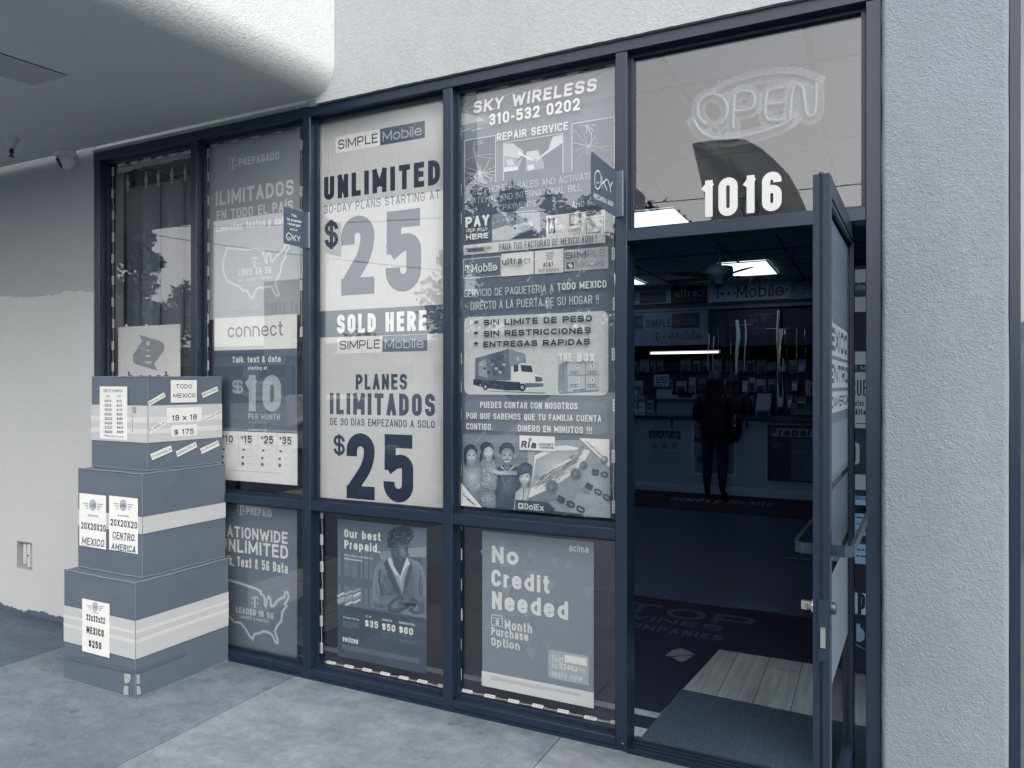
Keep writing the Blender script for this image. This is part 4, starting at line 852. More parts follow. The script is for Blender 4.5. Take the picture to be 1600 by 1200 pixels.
A.small(810, 920, 1258, 1040, 9, .55, .5); A.line([(905, 893), (911, 905)], .8, .002)
T = q.T(); T.text('Our best', 822, 296, 1034, 248, .88, .22); T.text('Prepaid.', 822, 362, 1030, 312, .88, .22); T.text('With in-store activation on', 822, 405, 985, 394, .84, .2); T.text('Unlimited plans.', 822, 426, 928, 414, .84, .2)
T.text('All plans include', 815, 768, 908, 757, .8, .2); T.text('15 GB', 945, 763, 980, 752, .8, .2); T.text('$35', 943, 818, 1020, 778, .88, .22); T.text('Unlimited', 1043, 783, 1100, 770, .8, .2); T.text('$50', 1043, 838, 1120, 797, .88, .22)
T.text('Unlimited Plus', 1143, 801, 1233, 786, .8, .2); T.text('$60', 1143, 856, 1224, 815, .88, .22); T.text('verizon', 812, 905, 902, 872, .88, .2); q.done()
# --- window 4, upper: service poster
q = Sign('window_poster', 'tall crowded service poster with cracked phones, a delivery truck and a smiling family', 'poster', PY, WG); q.s.z(0, 0, 1); q.s.off = .08; q.base(719.5, 149, 960, 811, .40)
A = q.A(); A.z(690, 90, .2)
A.poly([(148, 302), (1350, 90), (1350, 300), (700, 420), (148, 580)], .47)
rr = random.Random(9)
for k in range(26):   # light streaks
    a = rr.uniform(-.1, 1.0); x = rr.uniform(420, 1200); y = 345 - (x - 420) * .18 + rr.uniform(-90, 10); ln = rr.uniform(80, 260)
    A.poly([(x, y), (min(x + ln, 1345), y - ln * .45), (min(x + ln, 1345), y - ln * .45 + 4), (x, y + 7)], rr.choice([.54, .6, .66]))
for k in range(22):
    x = rr.uniform(152, 420); y = rr.uniform(330, 560); ln = rr.uniform(60, 200)
    A.poly([(max(x - ln, 152), y + ln * .35), (x, y), (x + 30, y + 3), (max(x - ln, 152), y + ln * .35 + 8)], rr.choice([.56, .64, .72]))
A.poly([(152, 400), (330, 440), (420, 500), (152, 560)], .60); A.poly([(152, 430), (280, 455), (340, 490), (152, 530)], .72)
for k in range(60): x = rr.uniform(160, 1340); A.disc(x, 590 - (x - 150) * .1 + rr.uniform(-80, 60), 3.2, 3.2, .7, 6)
A.poly([(700, 420), (1350, 300), (1350, 345), (760, 450)], .43)
A.rect(183, 650, 425, 998, .27); A.rect(487, 668, 950, 918, .38); A.rect(1020, 520, 1352, 860, .38)
def crack(cx, cy, n, r, x0, y0, x1, y1):
    for k in range(n):
        a = rr.uniform(0, 2 * math.pi); L_ = rr.uniform(.3, 1) * r; pts = [(cx, cy)]
        for j in range(1, 4):
            px = cx + math.cos(a) * L_ * j / 3 + rr.uniform(-8, 8); py = cy + math.sin(a) * L_ * j / 3 + rr.uniform(-8, 8); pts.append((min(max(px, x0), x1), min(max(py, y0), y1)))
        A.line(pts, rr.choice([.6, .7, .8]), .0022)
crack(305, 905, 30, 230, 192, 665, 418, 985); crack(300, 955, 12, 110, 192, 880, 418, 985)
for k in range(30): A.disc(rr.gauss(300, 50), rr.gauss(935, 25), 7, 5, rr.choice([.6, .75, .84]), 6)
A.line([(255, 655), (270, 770), (410, 790)], .7, .002); A.line([(192, 800), (280, 765), (415, 755)], .7, .002)
crack(1150, 700, 16, 190, 1028, 540, 1345, 850); crack(1130, 530, 10, 90, 1028, 525, 1345, 620)
# repair hands: sleeves, fingers, phone
A.poly([(487, 672), (560, 672), (640, 730), (640, 762), (600, 790), (487, 770)], .72); A.poly([(487, 770), (600, 785), (570, 830), (610, 800), (640, 770), (600, 880), (487, 895)], .64)
A.poly([(505, 800), (560, 795), (570, 840), (520, 850)], .74); A.poly([(487, 860), (600, 850), (600, 880), (487, 895)], .82)
A.poly([(660, 735), (760, 720), (805, 835), (800, 870), (660, 890)], .64); A.poly([(670, 845), (720, 835), (730, 870), (680, 885)], .80); A.poly([(665, 740), (755, 728), (770, 790), (668, 805)], .74)
A.poly([(950, 600), (950, 665), (850, 735), (740, 812), (735, 805), (838, 715), (870, 620)], .76); A.poly([(600, 735), (720, 800), (716, 808), (600, 755)], .86)
for q4 in ((183, 650, 425, 998), (487, 668, 950, 918), (1020, 520, 1352, 862)): A.frame(*q4, .76, .004)
A.rect(152, 1010, 1350, 1170, .40)
# bills block
A.z(690, 320, .2); A.rect(175, 100, 395, 310, .46); A.rect(395, 82, 772, 278, .68)
A.poly([(395, 80), (480, 60), (520, 130), (545, 170), (500, 260), (400, 275), (395, 180)], .60); A.poly([(480, 62), (720, 42), (770, 215), (760, 255), (620, 262), (540, 180)], .70); A.poly([(500, 60), (580, 55), (590, 190), (540, 150)], .55)
A.poly([(400, 195), (520, 160), (590, 195), (575, 250), (520, 275), (400, 280)], .78); A.poly([(560, 160), (700, 130), (720, 160), (620, 215), (560, 235)], .80); A.poly([(545, 270), (620, 225), (735, 185), (768, 235), (765, 258)], .36)
for x, y in ((578, 75), (580, 110), (575, 185)): A.disc(x, y, 9, 9, .3, 10)
A.line([(660, 80), (655, 130)], .5, .004); A.line([(620, 60), (600, 140)], .6, .004)
for k in range(4): A.line([(600 + k * 18, 178 - k * 4), (640 + k * 18, 200 - k * 10)], .62, .0025)
A.poly([(730, 38), (1282, 5), (1282, 80), (820, 88)], .40); A.rect(175, 318, 1282, 296, .84); A.rect(820, 88, 1282, 296, .86)
A.poly([(835, 108), (888, 103), (890, 222), (838, 227)], .33); A.poly([(850, 220), (845, 170), (862, 120), (868, 165), (880, 180), (872, 218)], .82); A.poly([(858, 218), (858, 180), (866, 200), (866, 216)], .4)
A.poly([(1000, 75), (1095, 65), (1095, 160), (1000, 168)], .50); A.poly([(1008, 82), (1075, 76), (1075, 146), (1008, 152)], .74)
for k in range(6): A.line([(1042, 148), (1015 + k * 11, 92 + abs(k - 2.5) * 5)], .86, .002)
A.rect(1132, 55, 1250, 78, .46); A.frame(1132, 108, 1268, 212, .55, .003)
A.rect(175, 428, 465, 556, .50); A.frame(175, 428, 465, 556, .8, .003); A.rect(470, 385, 722, 544, .86); A.rect(730, 362, 955, 528, .86); A.rect(963, 355, 1305, 498, .74)
tlogo(A, 185, 474, 232, 532, .84)
for k in range(6): A.poly([(812 + k * 2, 372 + k * 11), (882 - k * 2, 368 + k * 11), (882 - k * 3, 374 + k * 11), (814 + k * 3, 378 + k * 11)], .66)
A.poly([(978, 452), (1036, 448), (1036, 500), (978, 504)], .4); A.poly([(988, 470), (1008, 455), (1032, 480), (1012, 500)], .84)
A.line([(648, 428), (690, 425), (690, 445), (660, 462), (648, 445)], .5, .003, True); A.poly([(190, 345), (330, 335), (335, 362), (200, 372)], .5)
# light panel with truck and boxes
A.rect(180, 880, 1305, 1490, .78, .03)
A.z(690, 540, .233333)
A.poly([(228, 85), (450, 22), (466, 232), (226, 238)], .50); A.poly([(450, 22), (565, 55), (570, 128), (470, 150), (466, 232)], .62); A.poly([(250, 108), (300, 92), (310, 215), (250, 200)], .68); A.poly([(330, 85), (420, 60), (425, 190), (350, 205)], .42)
for k in range(7): A.rect(255 + k * 26, 120 + (k % 3) * 26, 275 + k * 26, 134 + (k % 3) * 26, rr.choice([.3, .62, .72]))
A.poly([(470, 140), (540, 118), (608, 124), (628, 185), (680, 208), (686, 285), (560, 292), (466, 290)], .84); A.poly([(530, 128), (604, 134), (616, 180), (538, 174)], .3); A.poly([(484, 130), (516, 126), (518, 170), (486, 180)], .32)
A.poly([(628, 205), (676, 212), (678, 240), (632, 244)], .45); A.poly([(560, 250), (684, 252), (684, 276), (560, 282)], .5); A.poly([(215, 225), (530, 245), (530, 300), (440, 300), (300, 285), (215, 262)], .28); A.poly([(260, 300), (700, 315), (690, 322), (300, 305)], .5)
for x, y, r_ in ((543, 280, 27), (296, 276, 22), (262, 262, 14)): A.disc(x, y, r_ * .85, r_, .14); A.disc(x, y, r_ * .4, r_ * .5, .7)
emblem(A, 513, 88, 17)
A.poly([(785, 128), (845, 105), (1058, 122), (1055, 305), (795, 325), (780, 300)], .72); A.poly([(785, 128), (845, 105), (848, 318), (782, 300)], .64)
for ln in (((848, 200), (1056, 196)), ((965, 112), (965, 312)), ((815, 118), (818, 310))): A.line(ln, .55, .003)
for x in (912, 1013):
    for y in (138, 232): A.disc(x, y, 13, 15, .86, 14); A.disc(x, y, 6, 8, .5, 10)
for x in (862, 980):
    for y in (180, 268): 
        for k in range(3): A.frame(x + k * 20, y - 8, x + 16 + k * 20, y + 10, .42, .002)
A.poly([(780, 300), (795, 325), (1055, 305), (1055, 295), (800, 312)], .6); A.line([(885, 300), (960, 294)], .3, .004)
A.rect(158, 366, 1110, 598, .52, .03)
# family photo
q.s.off = .01; A.z(715, 670, 1 / 5.08); rr = random.Random(2)
A.poly([(45, 40), (620, 60), (610, 640), (45, 605)], .50)
for k in range(9): A.poly([(45, 90 + k * 46), (620, 100 + k * 46), (620, 106 + k * 46), (45, 97 + k * 46)], .43 if k % 2 else .56)
A.poly([(560, 130), (640, 180), (600, 300), (560, 290)], .66)
def face(x, y, rx, ry, g0, g1, turn=6, smile=1.0):
    A.soft([(x - rx * .42, y + ry * .6), (x + rx * .42, y + ry * .6), (x + rx * .5, y + ry * 1.5), (x - rx * .5, y + ry * 1.5)], g0 - .1, g0, (x, y + ry * 1.2), 3)
    A.oval(x, y, rx, ry, g0 - .04, g1, turn, -ry * .1, 7); A.oval(x - rx * .42, y + ry * .18, rx * .22, ry * .2, g1 - .03, g1 + .03, 0, 0, 3); A.oval(x + rx * .5, y + ry * .18, rx * .2, ry * .2, g1 - .02, g1 + .04, 0, 0, 3)
    for d_ in (-.36, .40):
        A.oval(x + rx * d_, y - ry * .1, rx * .2, ry * .085, g0 - .12, g0 - .2, 0, 0, 2); A.disc(x + rx * d_, y - ry * .1, rx * .085, ry * .055, .14, 8); A.line([(x + rx * (d_ - .2), y - ry * .24), (x + rx * d_, y - ry * .3), (x + rx * (d_ + .2), y - ry * .25)], .3, .0018)
    A.line([(x + rx * .06, y - ry * .05), (x + rx * .14, y + ry * .22), (x - rx * .06, y + ry * .25)], g0 - .12, .0022)
    A.poly([(x - rx * .4, y + ry * .42), (x, y + ry * .47), (x + rx * .42, y + ry * .4), (x + rx * .22, y + ry * .58), (x, y + ry * .63), (x - rx * .2, y + ry * .58)], g0 - .22); A.poly([(x - rx * .3, y + ry * .45), (x, y + ry * .49), (x + rx * .32, y + ry * .43), (x + rx * .16, y + ry * .54), (x - rx * .12, y + ry * .55)], .86)
def strands(cx, cy, rx, ry, n, tones, a0=0, a1=360):
    for k in range(n):
        a_ = R(rr.uniform(a0, a1)); f_ = rr.uniform(.5, 1); x = cx + rx * f_ * math.cos(a_); y = cy + ry * f_ * math.sin(a_); A.line([(x, y), (x + rr.uniform(-5, 5), y + ry * .3)], rr.choice(tones), .0022)
# woman
A.poly([(52, 190), (80, 150), (75, 290), (58, 282)], .22); A.oval(106, 182, 54, 60, .18, .28); strands(106, 165, 48, 40, 26, [.14, .3, .36], 180, 360)
A.soft([(45, 320), (95, 295), (150, 290), (190, 305), (212, 370), (196, 440), (120, 505), (185, 600), (45, 430)], .56, .74, (120, 380), 7); face(115, 218, 41, 60, .62, .80)
A.soft([(120, 480), (180, 430), (212, 370), (226, 400), (190, 470), (120, 512)], .60, .76, (180, 430), 4)
# man
A.soft([(318, 310), (365, 285), (440, 283), (488, 312), (512, 400), (500, 500), (452, 640), (305, 625), (290, 500)], .30, .42, (410, 420), 8); A.poly([(352, 290), (400, 338), (450, 288), (458, 300), (400, 350), (345, 302)], .72)
A.oval(396, 178, 62, 72, .16, .22, 0, 0, 3); A.disc(336, 215, 9, 18, .58); A.disc(458, 215, 9, 18, .60); face(398, 218, 53, 70, .52, .70, 4); A.oval(397, 262, 40, 24, .48, .56, 0, 0, 3); A.poly([(375, 252), (400, 256), (424, 250), (412, 264), (388, 264)], .84)
A.soft([(338, 190), (342, 140), (370, 112), (410, 108), (445, 130), (454, 185), (446, 175), (430, 152), (372, 152), (350, 172)], .13, .24, (395, 130), 4)
# girl on his arm
A.oval(238, 150, 54, 48, .18, .30); A.soft([(186, 190), (206, 180), (202, 250), (178, 262)], .2, .32, (190, 225), 3); A.soft([(282, 200), (300, 215), (304, 270), (284, 262)], .2, .3, (292, 240), 3)
A.soft([(196, 245), (246, 236), (300, 248), (322, 370), (312, 480), (180, 486), (188, 350)], .54, .70, (250, 360), 6)
for k in range(150): A.disc(rr.uniform(195, 312), rr.uniform(250, 478), rr.uniform(2.5, 6), rr.uniform(2.5, 6), rr.choice([.46, .54, .76, .82, .62]), 6)
face(252, 186, 38, 48, .70, .84); A.poly([(205, 165), (220, 130), (262, 118), (292, 150), (280, 150), (250, 140), (222, 156)], .24)
A.soft([(170, 488), (300, 482), (316, 600), (300, 628), (196, 612), (184, 560)], .48, .62, (245, 550), 5)
for k in range(26): x = rr.uniform(178, 300); y = rr.uniform(490, 590); A.line([(x, y), (x + rr.uniform(5, 25), y + rr.uniform(-4, 14))], rr.choice([.38, .44, .72]), .003)
A.soft([(210, 275), (255, 292), (340, 330), (482, 334), (482, 366), (345, 368), (235, 345)], .58, .80, (330, 345), 5)
# boy
A.soft([(470, 500), (520, 458), (592, 470), (580, 600), (450, 640)], .70, .86, (525, 540), 5)
for k in range(9): A.line([(486 + k * 11, 480 + abs(k - 4) * 5), (474 + k * 11, 630)], .66, .0025)
A.line([(535, 470), (520, 620)], .45, .005); A.oval(545, 335, 66, 70, .26, .42); face(540, 385, 45, 56, .68, .84)
A.soft([(482, 350), (500, 300), (545, 275), (600, 300), (612, 370), (598, 400), (590, 352), (560, 350), (520, 362), (498, 372), (490, 410)], .28, .44, (545, 310), 5); strands(545, 310, 60, 40, 40, [.24, .36, .5, .56], 150, 390)
# notes: a fan of banknotes over a heap of fifties
A.poly([(625, 190), (790, 90), (1210, 80), (1225, 705), (700, 640), (560, 560)], .60); A.poly([(560, 560), (640, 470), (800, 420), (790, 560), (700, 600)], .52)
A.soft([(620, 210), (780, 135), (880, 130), (1060, 170), (1010, 265), (890, 375), (745, 468), (570, 548), (596, 440)], .86, .80, (780, 300), 3); A.soft([(632, 240), (780, 170), (1005, 165), (960, 250), (850, 340), (720, 420), (590, 470)], .66, .76, (780, 300), 5)
for k in range(150):
    t_ = rr.uniform(0, 1); d_ = rr.uniform(-.9, .9); x = 620 + 350 * t_; y = 430 - 235 * t_ + 60 * math.sin(t_ * 3.1) + d_ * 62; x2 = x + rr.uniform(14, 60); A.line([(x, y), ((x + x2) / 2, y - (x2 - x) * .42), (x2, y - (x2 - x) * .72)], rr.choice([.36, .44, .5, .84, .58]), rr.choice([.0015, .0025]))
A.poly([(770, 300), (905, 232), (915, 246), (778, 318)], .84)
A.soft([(1000, 250), (1215, 262), (1222, 705), (1060, 690), (930, 520)], .60, .70, (1100, 450), 4); A.poly([(930, 520), (1040, 440), (1120, 700), (1000, 690)], .56); A.poly([(960, 500), (1222, 560), (1222, 705), (900, 660)], .66)
for x, y, r_ in ((950, 360, 46), (760, 460, 52), (1010, 290, 34)): A.oval(x, y, r_, r_ * 1.1, .50, .34, 6, 6); A.oval(x - 8, y - 6, r_ * .5, r_ * .6, .44, .58, 0, 0, 4)
for k in range(60): x = rr.uniform(760, 1215); y = rr.uniform(400, 690); A.line([(x, y), (x + rr.uniform(10, 40), y + rr.uniform(4, 22))], rr.choice([.54, .62, .72]), .002)
for k in range(14): x = rr.uniform(60, 1100); y = rr.uniform(60, 500); A.disc(x, y, 3, 3, .86, 6)
A.line([(225, 20), (160, 105)], .7, .0018); A.line([(225, 20), (262, 110)], .7, .0018); A.line([(355, 355), (400, 480)], .66, .0018)
A.z(690, 540, .233333)
A.rect(532, 600, 768, 706, .88); A.disc(603, 626, 12, 13, .55, 12)
A.poly([(930, 618), (1132, 626), (1132, 812)], .88); A.disc(1098, 765, 26, 28, .45); A.disc(1092, 757, 12, 12, .7, 12)
A.poly([(142, 915), (282, 1080), (142, 1068)], .88); A.poly([(503, 1028), (715, 1044), (772, 1092), (700, 1118), (503, 1096)], .32); A.frame(527, 1055, 553, 1085, .84, .006)
T = q.T(); T.z(690, 90, .2)
T.text('SKY WIRELESS', 258, 447, 1228, 355, .90, .22, shear=.12); T.text('310-532 0202', 384, 540, 1090, 452, .90, .19); T.text('REPAIR SERVICE', 444, 662, 998, 602, .86, .17); T.text('8:56', 262, 695, 335, 662, .6, .1)
T.text('- CELLPHONES.  SALES AND ACTIVATION', 190, 1085, 1245, 1036, .66, .1); T.text('- NATIONAL AND INTERNATIONAL BILL', 190, 1158, 1102, 1110, .66, .1); T.text('PAYMENTS', 495, 1196, 750, 1152, .66, .1); T.text('...AND MORE', 990, 1185, 1290, 1138, .72, .15)
T.z(690, 320, .2); T.text('PAY', 200, 184, 385, 102, .9, .24); T.text('YOUR BILLS', 203, 220, 370, 194, .84, .16); T.text('HERE', 205, 281, 377, 240, .9, .22); T.text('PAGA TUS FACTURAS DE MEXICO AQUI !', 462, 362, 1220, 310, .42, .12)
T.text('checkfreepay', 190, 368, 405, 338, .3, .14, shear=.2); T.text('When you need to pay it fast', 185, 390, 370, 380, .3, .14); T.text('EDISON', 1000, 218, 1098, 195, .4, .12, serif=True); T.text('LA', 1145, 80, 1225, 54, .84, .18, serif=True)
for tx, x, y in (('D', 1142, 146), ('W', 1178, 176), ('P', 1225, 202)): T.text(tx, x, y, x + 40, y - 26, .42, .16, serif=True)
for i, tx in enumerate(('The', 'Gas', 'Company')): T.text(tx, 897, 165 + i * 26, 897 + len(tx) * 11, 150 + i * 26, .35, .14)
T.text('Mobile', 248, 532, 446, 470, .84, .14, serif=True); T.text('ultra', 485, 476, 640, 424, .38, .2); T.text('mobile', 552, 490, 638, 474, .5, .12); T.text('AT&T', 805, 488, 886, 456, .28, .16); T.text('Wireless', 767, 532, 928, 502, .4, .1)
T.text('SIM', 978, 428, 1140, 376, .42, .2); T.text('PLE', 1150, 414, 1285, 362, .5, .1); T.text('Mobile', 1058, 494, 1285, 442, .5, .1)
T.text('SERVICIO DE PAQUETERIA A', 190, 726, 886, 668, .76, .11); T.text('TODO MEXICO', 915, 672, 1298, 616, .84, .17); T.text('DIRECTO A LA PUERTA DE SU HOGAR !!', 240, 824, 1238, 762, .76, .11)
T.text('* SIN LIMITE DE PESO', 265, 950, 1186, 904, .16, .24); T.text('* SIN RESTRICCIONES', 265, 1035, 1176, 990, .16, .24); T.text('* ENTREGAS RAPIDAS', 265, 1117, 1170, 1072, .16, .24)
T.z(690, 540, .233333); T.text('THE', 797, 106, 880, 52, .9, .18); T.text('BOX', 918, 108, 1034, 54, .9, .24); T.text('de Paqueteria', 340, 78, 428, 64, .25, .16, y1=52)
T.text('PUEDES CONTAR CON NOSOTROS', 270, 416, 920, 374, .86, .17); T.text('POR QUE SABEMOS QUE TU FAMILIA CUENTA', 178, 488, 1078, 448, .86, .17); T.text('CONTIGO.', 178, 560, 354, 518, .86, .17); T.text('DINERO EN MINUTOS !!!', 522, 573, 1016, 530, .86, .17)
T.text('Ria', 542, 682, 648, 634, .2, .24, shear=.15); T.text('MONEY', 664, 668, 762, 650, .25, .2, shear=.15); T.text('TRANSFER', 664, 686, 762, 673, .25, .2, shear=.15)
T.text('intermex', 975, 645, 1080, 625, .35, .14, y1=742); T.text('Maxi', 150, 1000, 232, 975, .16, .16, y1=1072); T.text('DolEx', 567, 1092, 694, 1052, .88, .16, serif=True)
T.text('50', 1010, 860, 1120, 818, .36, .3, y1=888); T.text('500', 965, 940, 1132, 898, .34, .3, y1=1045); T.text('500', 775, 1030, 960, 985, .35, .3, y1=1125); q.done()
# --- window 4, lower
q = Sign('window_poster', 'grey poster with pale triangles and round white lettering, No Credit Needed', 'poster', PY, WG); q.s.z(690, 800, .3165); q.base(201, 93, 751, 970, .50)
A = q.A(); rr = random.Random(12)
for k in range(42):
    x = rr.choice([rr.uniform(210, 450), rr.uniform(210, 740)]); y = rr.uniform(110, 760) + (x - 200) * .12; w_ = rr.uniform(18, 34); up = rr.choice([1, -1])
    A.poly([(x - w_, y + up * w_ * 1.0), (x + w_, y + up * w_ * 1.05), (x, y - up * w_ * 1.0)][::up], rr.choice([.47, .48, .53, .54]))
A.rect(198, 783, 751, 970, .84); A.rect(527, 677, 726, 856, .66, .012); A.poly([(690, 845), (726, 848), (732, 860)], .66); A.rect(607, 704, 717, 760, .88)
A.frame(247, 506, 300, 566, .80, .004); A.line([(247, 520), (300, 528)], .8, .003); A.small(245, 808, 690, 918, 4, .55, .4)
T = q.T(); T.text('No', 249, 248, 380, 166, .84, .23); T.text('Credit', 247, 364, 532, 282, .84, .22); T.text('Needed', 249, 476, 625, 390, .84, .22); T.text('3', 266, 556, 283, 528, .84, .25); T.text('Month', 312, 577, 447, 531, .82, .19); T.text('Purchase', 246, 607, 428, 565, .82, .19); T.text('Option', 246, 658, 386, 617, .82, .19)
T.text('acima', 630, 192, 726, 158, .84, .15); T.text('Text', 543, 737, 602, 706, .82, .14); T.text('to', 543, 768, 572, 742, .82, .14); T.text('22462', 582, 772, 672, 746, .86, .2); T.text('to', 682, 790, 710, 765, .82, .14); T.text('apply now.', 543, 808, 702, 778, .82, .14); q.done()
# --- address numbers on the glass over the door
S2 = Surf((0, GY - .0035, 0), FACADE_U, FACADE_V).z(960, 0, .3168)
an = thing('address_number', 'white stick-on street number 1016 on the glass above the door', 'number', S2.w(S2.uv(432, 1075)))
for d_, x0, yb, x1, yt in (('1', 434, 1073, 490, 893), ('0', 513, 1069, 608, 881), ('1', 640, 1054, 696, 868), ('6', 728, 1046, 825, 853)):
    m = MB(); S2.on(m).text(d_, x0, yb, x1, yt, white_pl, .2); m.build('digit', an)
# --- hanging neon OPEN sign behind the glass
Y0 = .135; ns = Surf((0, Y0, 0), FACADE_U, FACADE_V).z(960, 0, .3168)
op = thing('open_sign', 'unlit neon OPEN sign on clear plastic hanging above the door', 'neon sign', ns.w(ns.uv(700, 560)))
tube_m = M('neon_tube', .45, .4); back = MB(); tb = MB(); arc = MB()
def npath(pts, clo=False):
    P = [ns.uv(*p) for p in pts]; P = rounded([(p, True) for p in P], clo, .05); return [ns.w(p) + Vector((0, -.012, 0)) for p in P]
def circ(cx, cy, rx, ry, a0, a1, n=26): return [(cx + rx * math.cos(R(a0 + (a1 - a0) * i / n)), cy + ry * math.sin(R(a0 + (a1 - a0) * i / n))) for i in range(n + 1)]
clearp = bpy.data.materials.new('frosted_plastic'); clearp.use_nodes = True; n = clearp.node_tree; n.nodes.clear(); o_ = n.nodes.new('ShaderNodeOutputMaterial'); mx = n.nodes.new('ShaderNodeMixShader'); mx.inputs[0].default_value = .15
t_ = n.nodes.new('ShaderNodeBsdfTransparent'); d_ = n.nodes.new('ShaderNodeBsdfPrincipled'); d_.inputs['Base Color'].default_value = duo(.86); d_.inputs['Roughness'].default_value = .3; n.links.new(t_.outputs[0], mx.inputs[1]); n.links.new(d_.outputs[0], mx.inputs[2]); n.links.new(mx.outputs[0], o_.inputs[0])
strokes = [circ(487, 548, 74, 78, 110, 420), [(587, 638), (592, 500), (600, 462), (640, 452), (690, 462), (698, 500), (685, 545), (640, 552), (596, 556)], [(846, 436), (790, 444), (758, 455), (748, 490), (744, 560), (752, 596), (790, 602), (850, 595)], [(752, 524), (842, 513)],
           [(868, 590), (876, 470), (888, 425), (912, 420), (932, 440), (940, 500), (948, 566), (968, 584), (990, 570), (996, 520), (998, 412)], [(395, 600), (425, 655), (480, 688), (560, 690), (650, 676), (760, 648), (850, 612), (882, 585)]]
for st in strokes:
    tb.tube(npath(st), .0088, tube_m, 8); P = [ns.uv(*p) for p in st]; k0 = ns.k
    back.tube(npath(st), .0066, tube_m, 8) if False else None
    ns.on(back); ns.quads([(0, qd) for qd in ribbon(rounded([(p, True) for p in P], False, .05), False, .058, .025)], clearp)
a_arc = [(508, 459), (560, 428), (640, 396), (720, 377), (800, 367), (880, 368), (950, 383), (1002, 405)]
arc.tube(npath(a_arc), .0085, M('dark_tube', .33, .3), 8)
ns.quads([(0, qd) for qd in ribbon([ns.uv(*p) for p in a_arc], False, .06, .02)], clearp)
back.build('backing', op); tb.build('tube', op); arc.build('dark_tube', op)
ch = MB()
for x, y0_, y1_ in ((703, 168, 205), (516, 395, 418), (920, 330, 358)):
    a = ns.w(ns.uv(x, y0_)); b_ = ns.w(ns.uv(x - 2, y1_)); ch.tube([a, b_], .0014, steel, 5)
a, b_, c_ = [ns.w(ns.uv(*p)) for p in ((704, 205), (676, 246), (716, 210))]; ch.tube([a, b_, c_], .0014, steel, 5); ch.build('hook', op)
# --- small plates sticking out from the uprights
def flag_sign(name, label, px_edge, px_wall, ytop_w, ybot_w, ytop_e, ybot_e, draw, base_px):
    """plate at right angles to the front, screwed on by a flange"""
    Wp = at(px_wall, (ytop_w + ybot_w) / 2, -.004); X = Wp.x
    s_ = Surf((X, 0, 0), (0, 1, 0), (0, 0, 1)); e0 = s_.uv(px_edge, (ytop_e + ybot_e) / 2)
    z1 = at(px_wall, ytop_w, -.004).z; z0 = at(px_wall, ybot_w, -.004).z
    o = thing(name, label, 'sign', (X, -.004, z0), 'small recharge plates on the window uprights')
    m = MB(); P = rounded([(Vector((e0.x, z0)), 1), (Vector((-.004, z0)), 0), (Vector((-.004, z1)), 0), (Vector((e0.x, z1)), 1)], True, .012)
    m.prism([Vector((X - .003, p.x, p.y)) for p in P], (.003, 0, 0), ink(.33)); m.build('plate', o)
    m = MB(); wf = (at(base_px, ytop_w, -.004).x - X); m.box(X, X + wf, -.006, -.0008, z0, z1, M('plate_flange', .38, .5)); m.box(X + wf - .002, X + wf + .002, -.0085, -.0008, z0, z1, M('plate_rim', .6, .4))
    m.build('flange', o)
    for zc_ in (z0 + (z1 - z0) * .25, z0 + (z1 - z0) * .75): m = MB(); m.lathe((X + wf * .5, -.0062, zc_), [(.003, 0), (.003, -.001), (0, -.001)], steel, 8, (0, 1, 0)); m.build('screw', o)
    t = MB(); s_.k = 4; s_.on(t); draw(s_); t.build('lettering', o); return o
def oky1(s_):
    s_.z(430, 310, .075)
    for tx, x0, yb, x1, yt, y1 in (('Yes,', 340, 365, 452, 310, 402), ('tú puedes', 245, 455, 545, 400, 515), ('recargar', 260, 545, 530, 490, 600), ('aquí.', 312, 655, 470, 612, 685), ): s_.text(tx, x0, yb, x1, yt, .88, .2, y1=y1)
    s_.text('KY', 365, 880, 528, 760, .88, .13, y1=905); s_.line(circ(287, 795, 52, 74, 0, 360, 20)[:-1], .88, .004, True); s_.line([(262, 805), (280, 830), (305, 815)], .88, .003)
flag_sign('recharge_plate', 'small dark plate with Yes tú puedes lettering on the upright by the second window', 443.5, 477, 332, 388, 323, 384, oky1, 483)
def oky2(s_):
    s_.z(690, 90, .2); s_.text('KY', 1252, 1020, 1338, 925, .88, .12, y1=1062); s_.line(circ(1220, 955, 25, 72, 0, 360, 20)[:-1], .88, .005, True); s_.line([(1208, 965), (1218, 985), (1232, 972)], .88, .003)
    s_.text('RECARGA AQUÍ', 1190, 1098, 1340, 1058, .84, .19, y1=1165)
flag_sign('recharge_plate', 'small dark plate reading RECARGA AQUÍ on the upright left of the door', 924, 963, 268, 339, 245, 322, oky2, 973)
